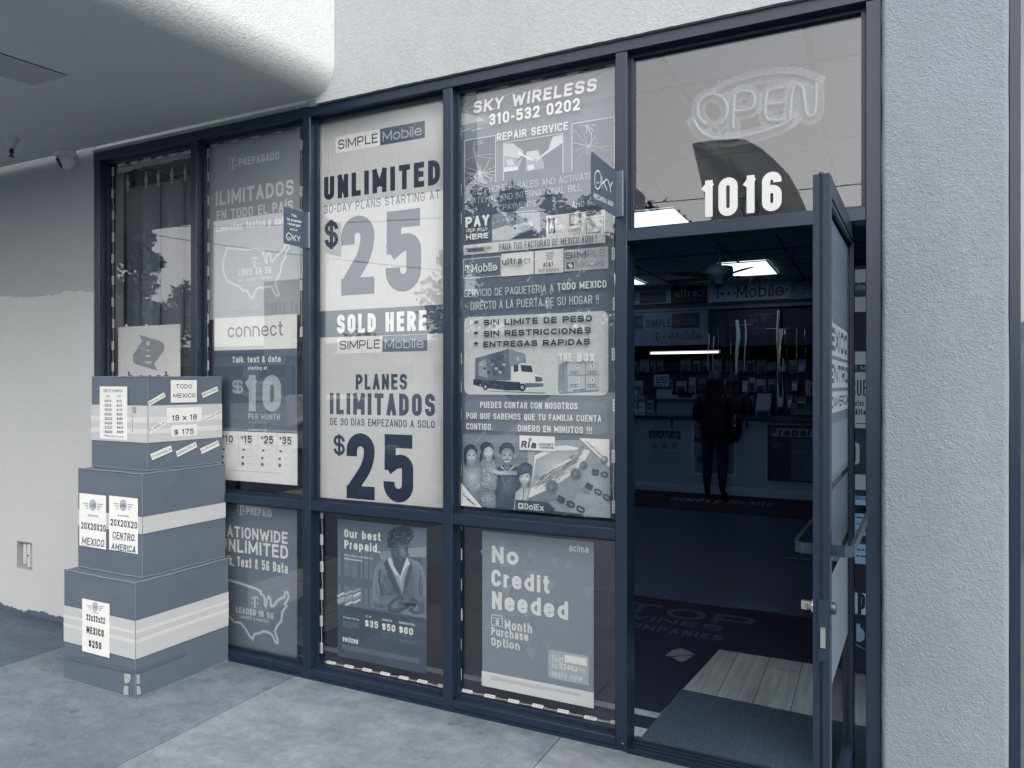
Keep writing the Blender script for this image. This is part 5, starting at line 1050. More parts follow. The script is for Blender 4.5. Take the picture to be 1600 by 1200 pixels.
# --- lights strung round the panes
lens_m = M('led_lens', .62, .2); led_m = M('led_housing', .95, .4, 1.0)
def led_string(label, runs):
    p0 = runs[0][0]; o = thing('led_string', label, 'string lights', p0, 'light strings round the windows')
    wire = MB()
    for run, ax in runs_axes(runs):
        for i, p in enumerate(run):
            m = MB(); ax_ = ax(i) if callable(ax) else ax; nn = Vector((0, -1, 0)); up = ax_.cross(nn) * -1
            if abs(ax_.z) < .7 and p.z < 1.2: nn = Vector((0, -.55, .83)); 
            sd = ax_.cross(nn).normalized()
            m.obox(p, ax_, sd, nn, .027, .0078, .003, led_m)
            for k in (-.014, 0, .014): m.obox(p + ax_ * k + nn * .0035, ax_, sd, nn, .0026, .0026, .0012, lens_m)
            m.build('led_module', o)
        for a, b_ in zip(run, run[1:]):
            dv = (b_ - a); k = .024 / dv.length; s0, s1 = a + dv * k, b_ - dv * k; sag = Vector((0, .004, -.006)) if abs(dv.z) < abs(dv.x) else Vector((random.uniform(-.004, .004), .003, 0))
            wire.tube([s0, s0 * .7 + s1 * .3 + sag, s0 * .4 + s1 * .6 + sag * .4 + Vector((0, 0, random.uniform(-.003, .004))), s1], .0016, white_pl, 5)
    wire.build('wire', o); return o
def runs_axes(runs):
    for r_ in runs:
        d = (r_[-1] - r_[0]).normalized(); yield [p + Vector((random.uniform(-.003, .003), 0, random.uniform(-.002, .002))) for p in r_], d
def vrun(x, z0, z1, n, y=.069): return [Vector((x, y, z0 + (z1 - z0) * i / (n - 1))) for i in range(n)]
def hrun(x0, x1, z, n, y=.069): return [Vector((x0 + (x1 - x0) * i / (n - 1), y, z)) for i in range(n)]
YL = .069
def X(px): return at(px, 600, YL).x
zt = HEAD - .075
led_string('led string framing the leftmost window, running to a taped top edge', [vrun(X(176.5), .95, 2.85, 15), hrun(X(190), X(293), zt + .0, 6)])
led_string('led string down the left edge of the window with the glowing map poster', [vrun(X(324.5), .95, 2.85, 15), hrun(X(335), X(468), zt + .012, 5)])
led_string('led string round the lower pane with the curly haired man', [vrun(X(502.5), .14, .85, 6), hrun(X(515), X(689), .068, 7, .085)])
led_string('led string round the lower pane with the No Credit poster', [vrun(X(719), .15, .86, 6), hrun(X(727), X(962), .068, 7, .085)])
led_string('led string round the tall crowded service poster', [vrun(X(718.0), .98, 2.84, 15), hrun(X(735), X(955), zt + .012, 5), vrun(X(959.5), 1.0, 2.3, 7)])
led_string('short led string down the gap right of the glowing map poster', [vrun(X(471), 1.8, 2.8, 5, .071)])
# --- vertical blind in the leftmost window, taped at the top
vb = thing('vertical_blind', 'dark vertical slat blind with hooks behind the leftmost window', 'blind', (UP[0] + .05, .2, .06)); bl = MB(); bm_ = M('blind_slat', .50, .6)
x = UP[0] - .1; rr = random.Random(21); i = 0
while x < UP[1] + .1:
    a = rr.uniform(-.25, .65); wv_ = .085
    bl.grid([[(x + wv_ * t * math.cos(a), .24 + wv_ * t * math.sin(a) + .012 * math.sin(t * math.pi), z) for t in (0, .25, .5, .75, 1)] for z in (.08, 2.80)], bm_, True); x += rr.uniform(.058, .075)
bl.build('slat', vb); hk = MB()
for px in (201, 229.5, 249, 270, 291):
    t0 = at(px, 252, .2); hk.box(t0.x - .004, t0.x + .004, .19, .197, 2.76, 2.86, white_pl); hk.box(t0.x - .009, t0.x + .009, .188, .199, 2.80, 2.825, white_pl)
hk.build('hook', vb)
tp = MB(); rows = []
for k in range(13):
    xx = X(180) + (X(299) - X(180)) * k / 12; rows.append([(xx, .082, 2.85 + rr.uniform(-.006, .006) - .012 * (1 - k / 12)), (xx, .0835, 2.875 + rr.uniform(-.004, .004) + .012 * k / 12)])
tp.grid(rows, M('masking_tape', .66, .7), True); tp.build('tape_strip', vb)
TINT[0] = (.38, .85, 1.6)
# ================================================================== inside the shop
CY = 7.36       # counter front
def ground_thing(name, label, cat, pts, g, z=.004, h=.008, group=None, m=None, extra=None):
    mb = MB(); P = [gz(*p, z) for p in pts] if not isinstance(pts[0], Vector) else pts
    mb.prism(P, (0, 0, h), m or matte(g, .9)); o = thing(name, label, cat, P[0], group); mb.build('mat', o); return o
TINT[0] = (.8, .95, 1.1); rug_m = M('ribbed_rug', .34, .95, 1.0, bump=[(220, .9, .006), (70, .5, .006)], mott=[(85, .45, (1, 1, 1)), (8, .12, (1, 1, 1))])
a = gz(1065, 1081); b_ = gz(1001, 1158)
ground_thing('doormat', 'dark grey ribbed doormat just inside the threshold', 'doormat', [Vector((b_.x, b_.y, .0045)), Vector((.35, b_.y - .0, .0045)), Vector((.35, a.y - .06, .0045)), Vector((a.x, a.y, .0045))], .3, h=.010, m=rug_m)
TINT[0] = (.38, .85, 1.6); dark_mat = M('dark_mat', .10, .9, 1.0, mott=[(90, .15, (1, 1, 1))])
c_ = gz(1124, 1016); e_ = gz(1003, 1110)
lm = ground_thing('floor_mat', 'dark floor mat with one pale leaf mark, left of the doormat', 'mat', [Vector((-3.0, e_.y, .0045)), Vector((a.x - .03, e_.y, .0045)), Vector((c_.x - .0, c_.y, .0045)), Vector((-3.0, c_.y, .0045))], .1, m=dark_mat, h=.007)
gs_ = Surf((0, 0, .0118), (1, 0, 0), (0, 1, 0)); TINT[0] = (.9, 1, 1.05); mk_ = MB(); gs_.on(mk_).z(960, 900, .2625); gs_.poly([(300, 474), (345, 440), (400, 430), (440, 445), (482, 468), (440, 470), (380, 474), (340, 478)], .5); gs_.poly([(345, 484), (400, 476), (470, 474), (420, 505), (390, 511)], .5); mk_.build('leaf_mark', lm); TINT[0] = (.38, .85, 1.6)
f_ = gz(1003, 1121); g_ = gz(1000, 1138)
ground_thing('floor_mat', 'narrow dark strip of mat left of the doormat, near the threshold', 'mat', [Vector((-3.0, g_.y, .0045)), Vector((b_.x + .05, g_.y, .0045)), Vector((b_.x + .09, f_.y, .0045)), Vector((-3.0, f_.y, .0045))], .2, m=dark_mat, h=.006)
p0 = gz(1000, 1002); p1_ = gz(1000, 934)
wm = ground_thing('floor_mat', 'long black floor mat with faint dark lettering across the middle of the shop', 'mat', [Vector((-3.4, p0.y + .06, .0045)), Vector((.5, p0.y + .06, .0045)), Vector((.5, p1_.y, .0045)), Vector((-3.4, p1_.y, .0045))], .1, m=dark_mat, h=.009)
gs_ = Surf((0, 0, .0138), (1, 0, 0), (0, 1, 0)); t = MB(); gs_.on(t).z(960, 900, .2625)
gs_.text('TOP', 20, 200, 880, 142, .19, .2); gs_.text('WINES', 20, 240, 690, 209, .24, .2); gs_.text('COMPANIES', 20, 294, 690, 262, .21, .2); t.build('lettering', wm)
p0 = gz(1110, 800); p1_ = gz(1110, 768)
cm = ground_thing('floor_mat', 'black floor mat lettered in pale grey before the counter', 'mat', [Vector((-3.2, p0.y, .0045)), Vector((-.4, p0.y, .0045)), Vector((-.4, CY - .06, .0045)), Vector((-3.2, CY - .06, .0045))], .1, m=dark_mat, h=.008)
gs_ = Surf((0, 0, .0128), (1, 0, 0), (0, 1, 0)); t = MB(); gs_.on(t).z(960, 620, .266667); gs_.text('SIMPLE', 320, 604, 640, 585, .5, .2); gs_.text('Mobile', 660, 625, 940, 600, .4, .12); t.build('lettering', cm)
for i, (px, py, r_) in enumerate(((1236, 874, .055), (1260, 876, .055), (1168, 950, .07), (1198, 954, .07), (1180, 978, .05), (1257, 1025, .05))):
    p = gz(px, py); m = MB(); m.prism([p + Vector((r_ * 1.3 * math.cos(R(k * 30)), r_ * math.sin(R(k * 30)), .0105)) for k in range(12)], (0, 0, .001), M('sticker_paper', .5, .6, col=duo(.5)[:2] + (duo(.5)[2] * .7, 1))); one('floor_sticker', 'pale round sticker on the dark shop floor', 'sticker', m, p, 'pale stickers on the shop floor')
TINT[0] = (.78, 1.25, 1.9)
# counter
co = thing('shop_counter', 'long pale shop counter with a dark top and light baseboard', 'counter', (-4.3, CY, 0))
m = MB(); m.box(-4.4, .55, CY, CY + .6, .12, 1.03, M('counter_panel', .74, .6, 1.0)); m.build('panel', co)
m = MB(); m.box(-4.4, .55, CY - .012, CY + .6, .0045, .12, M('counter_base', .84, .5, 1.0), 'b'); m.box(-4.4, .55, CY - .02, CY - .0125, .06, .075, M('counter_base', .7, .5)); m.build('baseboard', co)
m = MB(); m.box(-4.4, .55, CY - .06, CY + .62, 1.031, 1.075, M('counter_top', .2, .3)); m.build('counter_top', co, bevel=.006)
for px in (1050, 1168): m = MB(); x = at(px, 655, CY).x; m.prism([(x - .012, CY - .001, 1.03), (x - .012, CY - .05, 1.03), (x - .012, CY - .001, .9)], (.024, 0, 0), matte(.3)); m.build('bracket', co)

CPZ = CY - .004
q = Sign('counter_poster', 'pale notice HELP US KEEP THIS STORE GERM FREE on the counter front', 'poster', CPZ, 'posters on the counter front'); q.s.z(960, 620, .266667); q.base(202, 197, 388, 388, .66)
A = q.A(); A.rect(202, 197, 388, 250, .16); 
for k in range(3): A.disc(235 + k * 58, 288, 16, 18, .5); A.small(212 + k * 60, 262, 262 + k * 60, 270, 1, .4); A.small(212 + k * 60, 325, 262 + k * 60, 345, 2, .5)
T = q.T(); T.text('HELP US KEEP THIS', 212, 226, 378, 208, .62, .2); T.text('STORE GERM FREE.', 212, 245, 378, 230, .62, .2); q.done()
q = Sign('counter_poster', 'poster in a white frame on the counter behind the customer', 'poster', CPZ - .01, 'posters on the counter front'); q.s.z(960, 620, .266667); q.base(455, 155, 711, 468, .82, .012)
A = q.A(); A.rect(466, 165, 701, 455, .52); A.rect(466, 232, 701, 275, .2); A.disc(500, 368, 18, 22, .3); A.small(475, 408, 690, 430, 2, .3); A.small(600, 180, 690, 215, 3, .3); q.done()
q = Sign('counter_poster', 'black framed Prepaid poster on the counter front', 'poster', CPZ - .006, 'posters on the counter front'); q.s.z(960, 620, .266667); q.base(897, 163, 1230, 508, .12, .012)
A = q.A(); A.rect(912, 182, 1225, 240, .68); A.rect(905, 246, 1030, 498, .16); A.rect(1036, 246, 1225, 498, .38); A.small(930, 262, 988, 304, 4, .5); A.small(1048, 264, 1140, 275, 1, .6); A.small(1048, 312, 1105, 340, 2, .6); A.small(932, 465, 972, 472, 1, .6); A.poly([(1120, 380), (1225, 330), (1225, 480), (1110, 480)], .42)
T = q.T(); T.text('Prepaid', 916, 226, 1195, 184, .14, .26); q.done()
# back wall bulkhead with a strip of carrier signs
SY = 8.26
bd = thing('sign_bulkhead', 'dark bulkhead along the back wall carrying the row of sign panels', 'bulkhead', (-4.5, SY, 2.0))
m = MB(); m.box(XL + .01, XR - .01, SY + .03, YB - .01, 2.08, CE - .01, matte(.22)); m.build('face', bd)
m = MB(); z_ = at(1000, 484, SY).z; m.box(XL + .02, XR - .02, SY - .05, SY + .0295, z_ - .05, z_ - .005, M('sign_rail', .46, .4)); m.build('rail', bd)
def panel(label, x0, y0, x1, y1, g, draw=None, Y=SY, zc=(980, 420, .1)):
    q = Sign('carrier_sign', label, 'sign', Y, 'sign panels along the back wall'); q.s.z(*zc); q.base(x0, y0, x1, y1, g, .025)
    if draw: draw(q)
    return q.done()
def d1_(q): A = q.A(); A.rect(190, 372, 606, 528, .2); T = q.T(); T.text('SIMPLE', -290, 517, 182, 400, .18, .12); T.text('Mobile', 212, 508, 585, 408, .45, .1)
panel('pale sign panel with a dark Mobile box, leftmost along the ceiling', -420, 345, 682, 535, .70, d1_)
def d2_(q): T = q.T(); T.text('ultra', 745, 447, 1085, 330, .58, .22); A = q.A(); A.line([(1100, 350), (1195, 345), (1200, 385), (1125, 430), (1105, 405)], .55, .018, True); T.text('mobile', 900, 490, 1085, 462, .35, .15)
panel('black ultra sign panel along the ceiling', 684, 308, 1264, 520, .14, d2_)
def d3_(q):
    A = q.A().z(1120, 420, .1); T = q.T().z(1120, 420, .1); tlogo(A, -45, 268, 75, 462, .28)
    q.s.z(1120, 420, .1); T = q.T(); T.text('Mobile', 312, 456, 1045, 268, .14, .13, serif=True); A = q.A()
    for x, y in ((75, 386), (168, 380), (262, 372), (1072, 325)): A.rect(x, y - 16, x + 36, y + 18, .16)
panel('wide pale T Mobile sign panel in the middle of the ceiling row', -134, 255, 1138, 465, .78, d3_, SY, (1120, 420, .1))
def d4_(q):
    A = q.A(); A.disc(1302, 300, 108, 100, .42)
    for k in range(5): A.poly([(1208 + abs(k - 2) * 14, 236 + k * 32), (1390 - abs(k - 2) * 12, 222 + k * 32), (1385 - abs(k - 2) * 12, 234 + k * 32), (1300, 250 + k * 32), (1212 + abs(k - 2) * 14, 248 + k * 32)], .66)
panel('grey sign panel with a striped globe, right of the wide pale panel', 1142, 190, 1900, 442, .58, d4_, SY, (1120, 420, .1))
def d5_(q): 
    A = q.A(); A.rect(118, 735, 245, 935, .24); A.disc(190, 840, 50, 70, .34); A.rect(695, 700, 1130, 918, .14); T = q.T(); T.text('SIMPLE', 285, 925, 685, 798, .22, .15); T.text('Mobile', 725, 885, 1075, 755, .36, .1)
    tlogo(A, 405, 992, 515, 1115, .24); T.text('Mobile', 690, 1110, 1160, 990, .24, .12, serif=True)
    for x in (560, 640): A.rect(x, 1050, x + 30, 1080, .24)
panel('dull hanging board with two carrier logos, left of the plastic curtain', 60, 700, 1265, 1180, .46, d5_, SY - .12)
def d6_(q):
    A = q.A(); A.poly([(480, 735), (660, 700), (700, 720), (520, 745)], .38); A.poly([(500, 780), (640, 770), (660, 830), (500, 845)], .36)
    for k in range(3): A.poly([(690 + k * 5, 700 + k * 45), (900 - k * 50, 690 + k * 45), (870 - k * 50, 715 + k * 45), (685 + k * 5, 735 + k * 45)], .38)
    T = q.T(); T.text('SKY', 490, 912, 640, 875, .36, .18, shear=.15); T.text('WIRELESS', 490, 958, 770, 925, .36, .18); T.text('310-532-0202', 490, 1018, 775, 985, .34, .15)
panel('dark board with the shop emblem and phone number, under the striped globe', 180, 650, 985, 1190, .17, d6_, SY - .12, (1120, 420, .1))
# tube light and slat wall
tl = thing('tube_light', 'bright fluorescent tube under the hanging boards', 'light', at(1069, 551, SY - .1)); ta, tb_ = at(1017, 552, SY - .1), at(1122, 551, SY - .1); tb_.z = ta.z
m = MB(); m.tube([ta, tb_], .016, M('lit_tube', .95, .4, emit=.55), 10); m.build('tube', tl); m = MB(); m.box(ta.x - .03, tb_.x + .03, SY - .085, SY - .06, ta.z - .012, ta.z + .03, white_pl); m.build('holder', tl)
sw = thing('slat_wall', 'dark slatted display wall behind the counter', 'display wall', (-4.5, 8.6, 0)); m = MB(); sl_m = matte(.17, .6)
m.box(XL + .01, XR - .01, 8.62, 8.88, .01, 2.07, sl_m)
for k in range(20): m.box(XL + .011, XR - .011, 8.602, 8.6195, .12 + k * .098, .195 + k * .098, sl_m)
m.build('slats', sw)
rr = random.Random(31)
pk = []
for row, (y0, y1) in enumerate(((562, 584), (592, 615), (617, 640))):
    px = 988 + rr.uniform(0, 6)
    while px < 1262:
        wpx = rr.uniform(8, 17)
        if not (1000 < px < 1026 and row) and not (rr.random() < .16):
            A0, A1 = at(px, y0 + rr.uniform(-2, 4), 8.56), at(px + wpx, y1 - rr.uniform(0, 4), 8.56); th_ = rr.uniform(.02, .06)
            o = thing('hanging_package', 'small packaged phone accessory hanging on the slat wall', 'package', (A0.x, 8.56, A1.z), 'packages hanging on the slat wall')
            m = MB(); m.box(A0.x, A1.x, 8.56, 8.575, A1.z, A0.z, matte(rr.choice([.45, .55, .62, .7, .4]), .4)); m.build('card', o, bevel=.004)
            m = MB(); w_ = A1.x - A0.x; h_ = A0.z - A1.z; m.box(A0.x + w_ * .15, A1.x - w_ * .15, 8.56 - th_, 8.5598, A1.z + h_ * .12, A1.z + h_ * rr.uniform(.5, .75), matte(rr.choice([.25, .4, .75, .84, .55]), .25)); m.build('contents', o, bevel=.006)
            m = MB(); m.tube([((A0.x + A1.x) / 2, 8.601, A0.z - .015), ((A0.x + A1.x) / 2, 8.53, A0.z - .012)], .003, steel, 5); m.build('hook', o)
        px += wpx + rr.uniform(1.5, 6)
# goods on the counter
def carton(px0, py0, px1, py1, Y, g, label, dep=.12):
    a_, b2 = at(px0, py0, Y), at(px1, py1, Y); m = MB(); m.box(a_.x, b2.x, Y, Y + dep, b2.z, a_.z, matte(g, .5)); s_ = Surf((0, Y - .0006, 0), FACADE_U, FACADE_V); s_.on(m); w_ = b2.x - a_.x; h_ = a_.z - b2.z
    s_.polyuv([Vector((a_.x + w_ * .1, b2.z + h_ * .55)), Vector((b2.x - w_ * .1, b2.z + h_ * .55)), Vector((b2.x - w_ * .1, b2.z + h_ * .9)), Vector((a_.x + w_ * .1, b2.z + h_ * .9))], matte(min(.8, g + .16), .5))
    s_.polyuv([Vector((a_.x + w_ * .15, b2.z + h_ * .15)), Vector((b2.x - w_ * .4, b2.z + h_ * .15)), Vector((b2.x - w_ * .4, b2.z + h_ * .4)), Vector((a_.x + w_ * .15, b2.z + h_ * .4))], matte(max(.12, g - .2), .5))
    return one('small_carton', label, 'carton', m, (a_.x, Y, b2.z), 'small cartons on the counter')
TOPZ = 1.0752
def py_at(z, px, Y): d = (Y + 2.934) / ((ray(px, 600)).y); return 600 - (z - CAM.z) / d * FPX
for i, (x0, x1, n_) in enumerate(((986, 996, 4), (997, 1008, 3), (1009, 1022, 3))):
    base = py_at(TOPZ, (x0 + x1) / 2, CY + .2)
    for k in range(n_):
        h_ = rr.uniform(7, 11); carton(x0 + rr.uniform(0, 2), base - h_ + .4, x1 + rr.uniform(-1, 1), base, CY + .2, rr.choice([.5, .62, .72, .42]), 'small phone carton in the piles at the left end of the counter'); base -= h_
b0 = py_at(TOPZ, 1055, CY + .25)
m = MB(); a_, b2 = at(1026, 622, CY + .25), at(1088, b0, CY + .25); m.box(a_.x, b2.x, CY + .25, CY + .5, TOPZ, a_.z - .02, matte(.52)); o = thing('display_case', 'low display case standing on the counter left of the customer', 'display case', (a_.x, CY + .25, TOPZ)); m.build('body', o, bevel=.006); m = MB(); m.box(a_.x - .02, b2.x + .02, CY + .22, CY + .52, a_.z - .0195, a_.z, matte(.4)); m.build('lid', o, bevel=.004)
q = Sign('counter_notice', 'small paper notice about accessories hanging over the left end of the counter', 'notice', CY + .3); q.s.z(980, 540, .1875); q.base(222, 243, 348, 342, .62); q.T(); q.s.small(238, 252, 335, 335, 4, .2, .5); q.done()
q = Sign('counter_notice', 'plain pale card standing on the counter under the paper notice', 'notice', CY + .28); q.s.z(980, 540, .1875); q.base(245, 362, 372, 450, .56, .02); q.done()
q = Sign('counter_notice', 'grey sign with slanted dark lettering at the right end of the counter', 'notice', CY + .1); q.s.z(980, 540, .1875); q.base(1362, 478, 1700, 580, .46, .02); q.A().rect(1418, 482, 1700, 532, .18); q.T().text('CHECKS', 1432, 527, 1690, 490, .5, .18, shear=.2); q.done()
pr = thing('card_terminal', 'dim grey payment machine on the counter right of the customer', 'payment terminal', at(1200, 640, CY + .2)); x0, x1 = at(1180, 640, CY + .2).x, at(1204, 640, CY + .2).x
m = MB(); m.prism([(x0, CY + .2, TOPZ), (x0, CY + .5, TOPZ), (x0, CY + .5, TOPZ + .3), (x0, CY + .38, TOPZ + .32), (x0, CY + .2, TOPZ + .1)], (x1 - x0, 0, 0), matte(.42)); m.build('body', pr, bevel=.01); m = MB(); m.box(x0 + .03, x1 - .03, CY + .19, CY + .199, TOPZ + .02, TOPZ + .07, matte(.15)); m.build('slot', pr)
# clear plastic curtain over the counter
def curtain(label, px0, px1, ztop, zbot, seed, highlights, Y=CY - .02):
    rr = random.Random(seed); x0, x1 = at(px0, 600, Y).x, at(px1, 600, Y).x; o = thing('plastic_curtain', label, 'curtain', (x0, Y, ztop), 'clear plastic curtains over the counter'); rows = []
    for j in range(40):
        z = ztop + (zbot - ztop) * j / 39; row = []
        for i in range(33):
            t_ = i / 32; amp = .018 + .02 * noise.noise((t_ * 3, z * 1.1, seed)); row.append((x0 + (x1 - x0) * t_ + .01 * noise.noise((z * 2, t_ * 2, seed + 5)), Y + amp * math.sin(t_ * 21 + seed + noise.noise((z * .8, seed, 0)) * 2.2), z))
        rows.append(row)
    m = MB(); m.grid(rows, FILM, True); m.build('sheet', o)
    highlight_strip = M('plastic_highlight', .92, .15)      # pale strips that paint in the plastic's bright highlights
    for fx0, fx1, fy0, fy1 in highlights:
        f0, f1 = at(fx0, fy0, Y - .03), at(fx1, fy1, Y - .03); m = MB(); fr_ = []
        for j in range(24):
            t_ = j / 23; z = f0.z + (f1.z - f0.z) * t_; w_ = (f1.x - f0.x) * (.55 + .45 * noise.noise((z * 4, seed, 1))) * (1 - .5 * t_); xo = f0.x + .02 * noise.noise((z * 2.5, seed, 7)); fr_.append([(xo, Y - .03, z), (xo + w_ * .35, Y - .045 - .01 * noise.noise((z * 9, 3, seed)), z), (xo + w_ * .7, Y - .032 + .012 * noise.noise((z * 7, 5, seed)), z), (xo + w_, Y - .028, z)])
        m.grid(fr_, highlight_strip, True); m.build('highlight_strip', o); m = MB(); m.tube([(x0 - .03, Y, ztop + .005), (x1 + .03, Y, ztop + .005)], .009, steel, 8); m.build('rail', o)
    for e in (x0, x1):
        m = MB(); m.tube([(e, Y, ztop), (e, Y, CE - .012)], .002, steel, 5); m.build('cord', o)
    return o
curtain('clear plastic curtain hanging over the counter by the customer', 1106, 1172, 2.32, 1.42, 3, ((1149, 1161, 500, 585), (1163, 1168, 500, 580), (1106, 1109, 522, 580), (1114, 1116, 525, 590))); curtain('clear plastic curtain hanging at the right end of the counter', 1200, 1300, 2.25, 1.16, 8, ((1214, 1221, 485, 622), (1222, 1226, 560, 630)))
# ceiling lights
lit = M('light_diffuser', .95, .6, emit=.6)
def troffer(x, y, label):
    o = thing('ceiling_light', label, 'ceiling light', (x, y, CE - .01), 'lights in the tiled ceiling'); m = MB(); w_, l_ = .295, .595
    for q4 in ((x - w_, x + w_, y - l_, y - l_ + .02), (x - w_, x + w_, y + l_ - .02, y + l_), (x - w_, x - w_ + .02, y - l_ + .0205, y + l_ - .0205), (x + w_ - .02, x + w_, y - l_ + .0205, y + l_ - .0205)): m.box(*q4, CE - .02, CE - .0085, white_pl)
    m.build('frame', o); m = MB(); m.face([(x - w_ + .02, y - l_ + .02, CE - .012), (x - w_ + .02, y + l_ - .02, CE - .012), (x + w_ - .02, y + l_ - .02, CE - .012), (x + w_ - .02, y - l_ + .02, CE - .012)], lit); m.build('diffuser', o)
troffer(-1.775, 3.78, 'lit ceiling panel nearest the shop front, seen through the glass over the door'); troffer(-1.42, 6.9, 'lit ceiling panel behind the ceiling fan'); troffer(-3.28, 7.1, 'lit ceiling panel at the left of the doorway view')
# fan
fc = Vector((at(1125, 400, 5.2).x, 5.2, CE)); fan = thing('ceiling_fan', 'white ceiling fan with dark blades in the middle of the shop', 'fan', fc); fm_ = M('fan_white', .70, .5)
m = MB(); m.lathe(fc, [(.065, -.001), (.06, -.03), (.03, -.07), (.013, -.08), (.013, -.2), (.03, -.21), (.13, -.225), (.14, -.25), (.14, -.31), (.12, -.335), (.07, -.35), (.06, -.40), (.03, -.42), (0, -.421)], fm_, 26); m.build('motor', fan)
for k in range(5):
    a_ = R(18 + 72 * k); dx = Vector((math.cos(a_), math.sin(a_), 0)); sd = Vector((-dx.y, dx.x, .18)).normalized(); c0 = fc + Vector((0, 0, -.33)); m = MB()
    m.prism([c0 + dx * .17 - sd * .05, c0 + dx * .62 - sd * .068, c0 + dx * .66 - sd * .04, c0 + dx * .66 + sd * .04, c0 + dx * .62 + sd * .068, c0 + dx * .17 + sd * .05], (0, 0, -.008), matte(.26, .5)); m.build('blade', fan)
    m = MB(); m.obox(c0 + dx * .15 + Vector((0, 0, .004)), dx, sd, Vector((0, 0, 1)), .06, .018, .003, steel); m.build('bracket', fan)
m = MB(); m.tube([fc + Vector((.04, 0, -.41)), fc + Vector((.042, 0, -.62))], .0025, steel, 5); m.build('pull_chain', fan)
sd_ = thing('smoke_detector', 'small round smoke detector on the shop ceiling', 'smoke detector', hit(1235, 395, (0, 0, CE), (0, 0, 1))); m = MB(); m.lathe(sd_.location, [(.07, 0), (.07, -.025), (.05, -.04), (0, -.041)], fm_, 20); m.build('body', sd_)
TINT[0] = (.82, 1.0, 1.15)
# board of posters just inside, right of the door
BY = 1.30; bo = thing('poster_board', 'tall poster board just inside the shop, seen past the open door', 'display board', (-.27, BY, 0)); bs = Surf((0, BY, 0), FACADE_U, FACADE_V); bs.z(0, 0, 1)
m = MB(); m.box(-.27, .58, BY + .001, BY + .04, .02, 2.14, matte(.16)); m.build('board', bo)
t = MB()
for y0, y1, g in ((424, 484, .95), (444, 460, .2), (550, 671, .93), (570, 581, .2), (676, 737, .17), (739, 770, .84), (772, 843, .78), (846, 889, .78), (921, 970, .9)): m = MB(); bs.on(m).rect(1296, y0, 1425, y1, g); m.build('poster', bo)
bs.on(t); bs.text('SIMPLE Mobile', 1280, 457, 1352, 447, .72, .16); bs.text('SIMPLE Mobile', 1300, 579, 1382, 572, .7, .16); bs.text('RECARGA CUENTA YA', 1260, 618, 1410, 594, .14, .24); bs.text('Llamadas, textos, Datos', 1296, 634, 1372, 625, .18, .18); bs.text('ilimitados de Alta Velocidad', 1276, 647, 1400, 638, .18, .18)
bs.text('$10', 1300, 724, 1343, 690, .84, .2); bs.text('Ilimitados', 1334, 781, 1362, 773, .2, .18)
for k in range(9): bs.small(1338, 660 + (k > 0) * 126 + k * 10, 1400, 664 + (k > 0) * 126 + k * 10, 1, .3, .6, k)
for k in range(3): bs.line([(1336, 796 + k * 18), (1400, 806 + k * 18)], .3, .0015)
bs.text('P', 1340, 968, 1352, 926, .14, .3); bs.text('b', 1338, 1002, 1351, 974, .7, .2); bs.line([(1336, 1006), (1352, 1015)], .6, .004)
t.build('lettering', bo)

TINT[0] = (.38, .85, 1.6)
# ------------------------------------------------------------------ people
def skin_mesh(name, verts, edges, mats, parent, zone=None, sub=2):
    me = bpy.data.meshes.new(name); me.from_pydata([v[0] for v in verts], edges, []); ob = bpy.data.objects.new(name, me); COL.objects.link(ob)
    sk_ = ob.modifiers.new('skin', 'SKIN'); sk_.use_smooth_shade = True
    for i, v in enumerate(verts): r_ = v[1]; me.skin_vertices[0].data[i].radius = r_ if isinstance(r_, tuple) else (r_, r_)
    me.skin_vertices[0].data[0].use_root = True
    ss = ob.modifiers.new('sub', 'SUBSURF'); ss.levels = sub; ss.render_levels = sub
    dg = bpy.context.evaluated_depsgraph_get(); new = bpy.data.meshes.new_from_object(ob.evaluated_get(dg)); bpy.data.objects.remove(ob)
    new.name = name; new.materials.clear()
    for m_ in mats: new.materials.append(m_)
    for p_ in new.polygons:
        p_.use_smooth = True; p_.material_index = zone(p_.center) if zone else 0
    o = bpy.data.objects.new(name, new); COL.objects.link(o); o.parent = parent; return o
skin_t = M('skin_tone', .56, .6, 1.0)
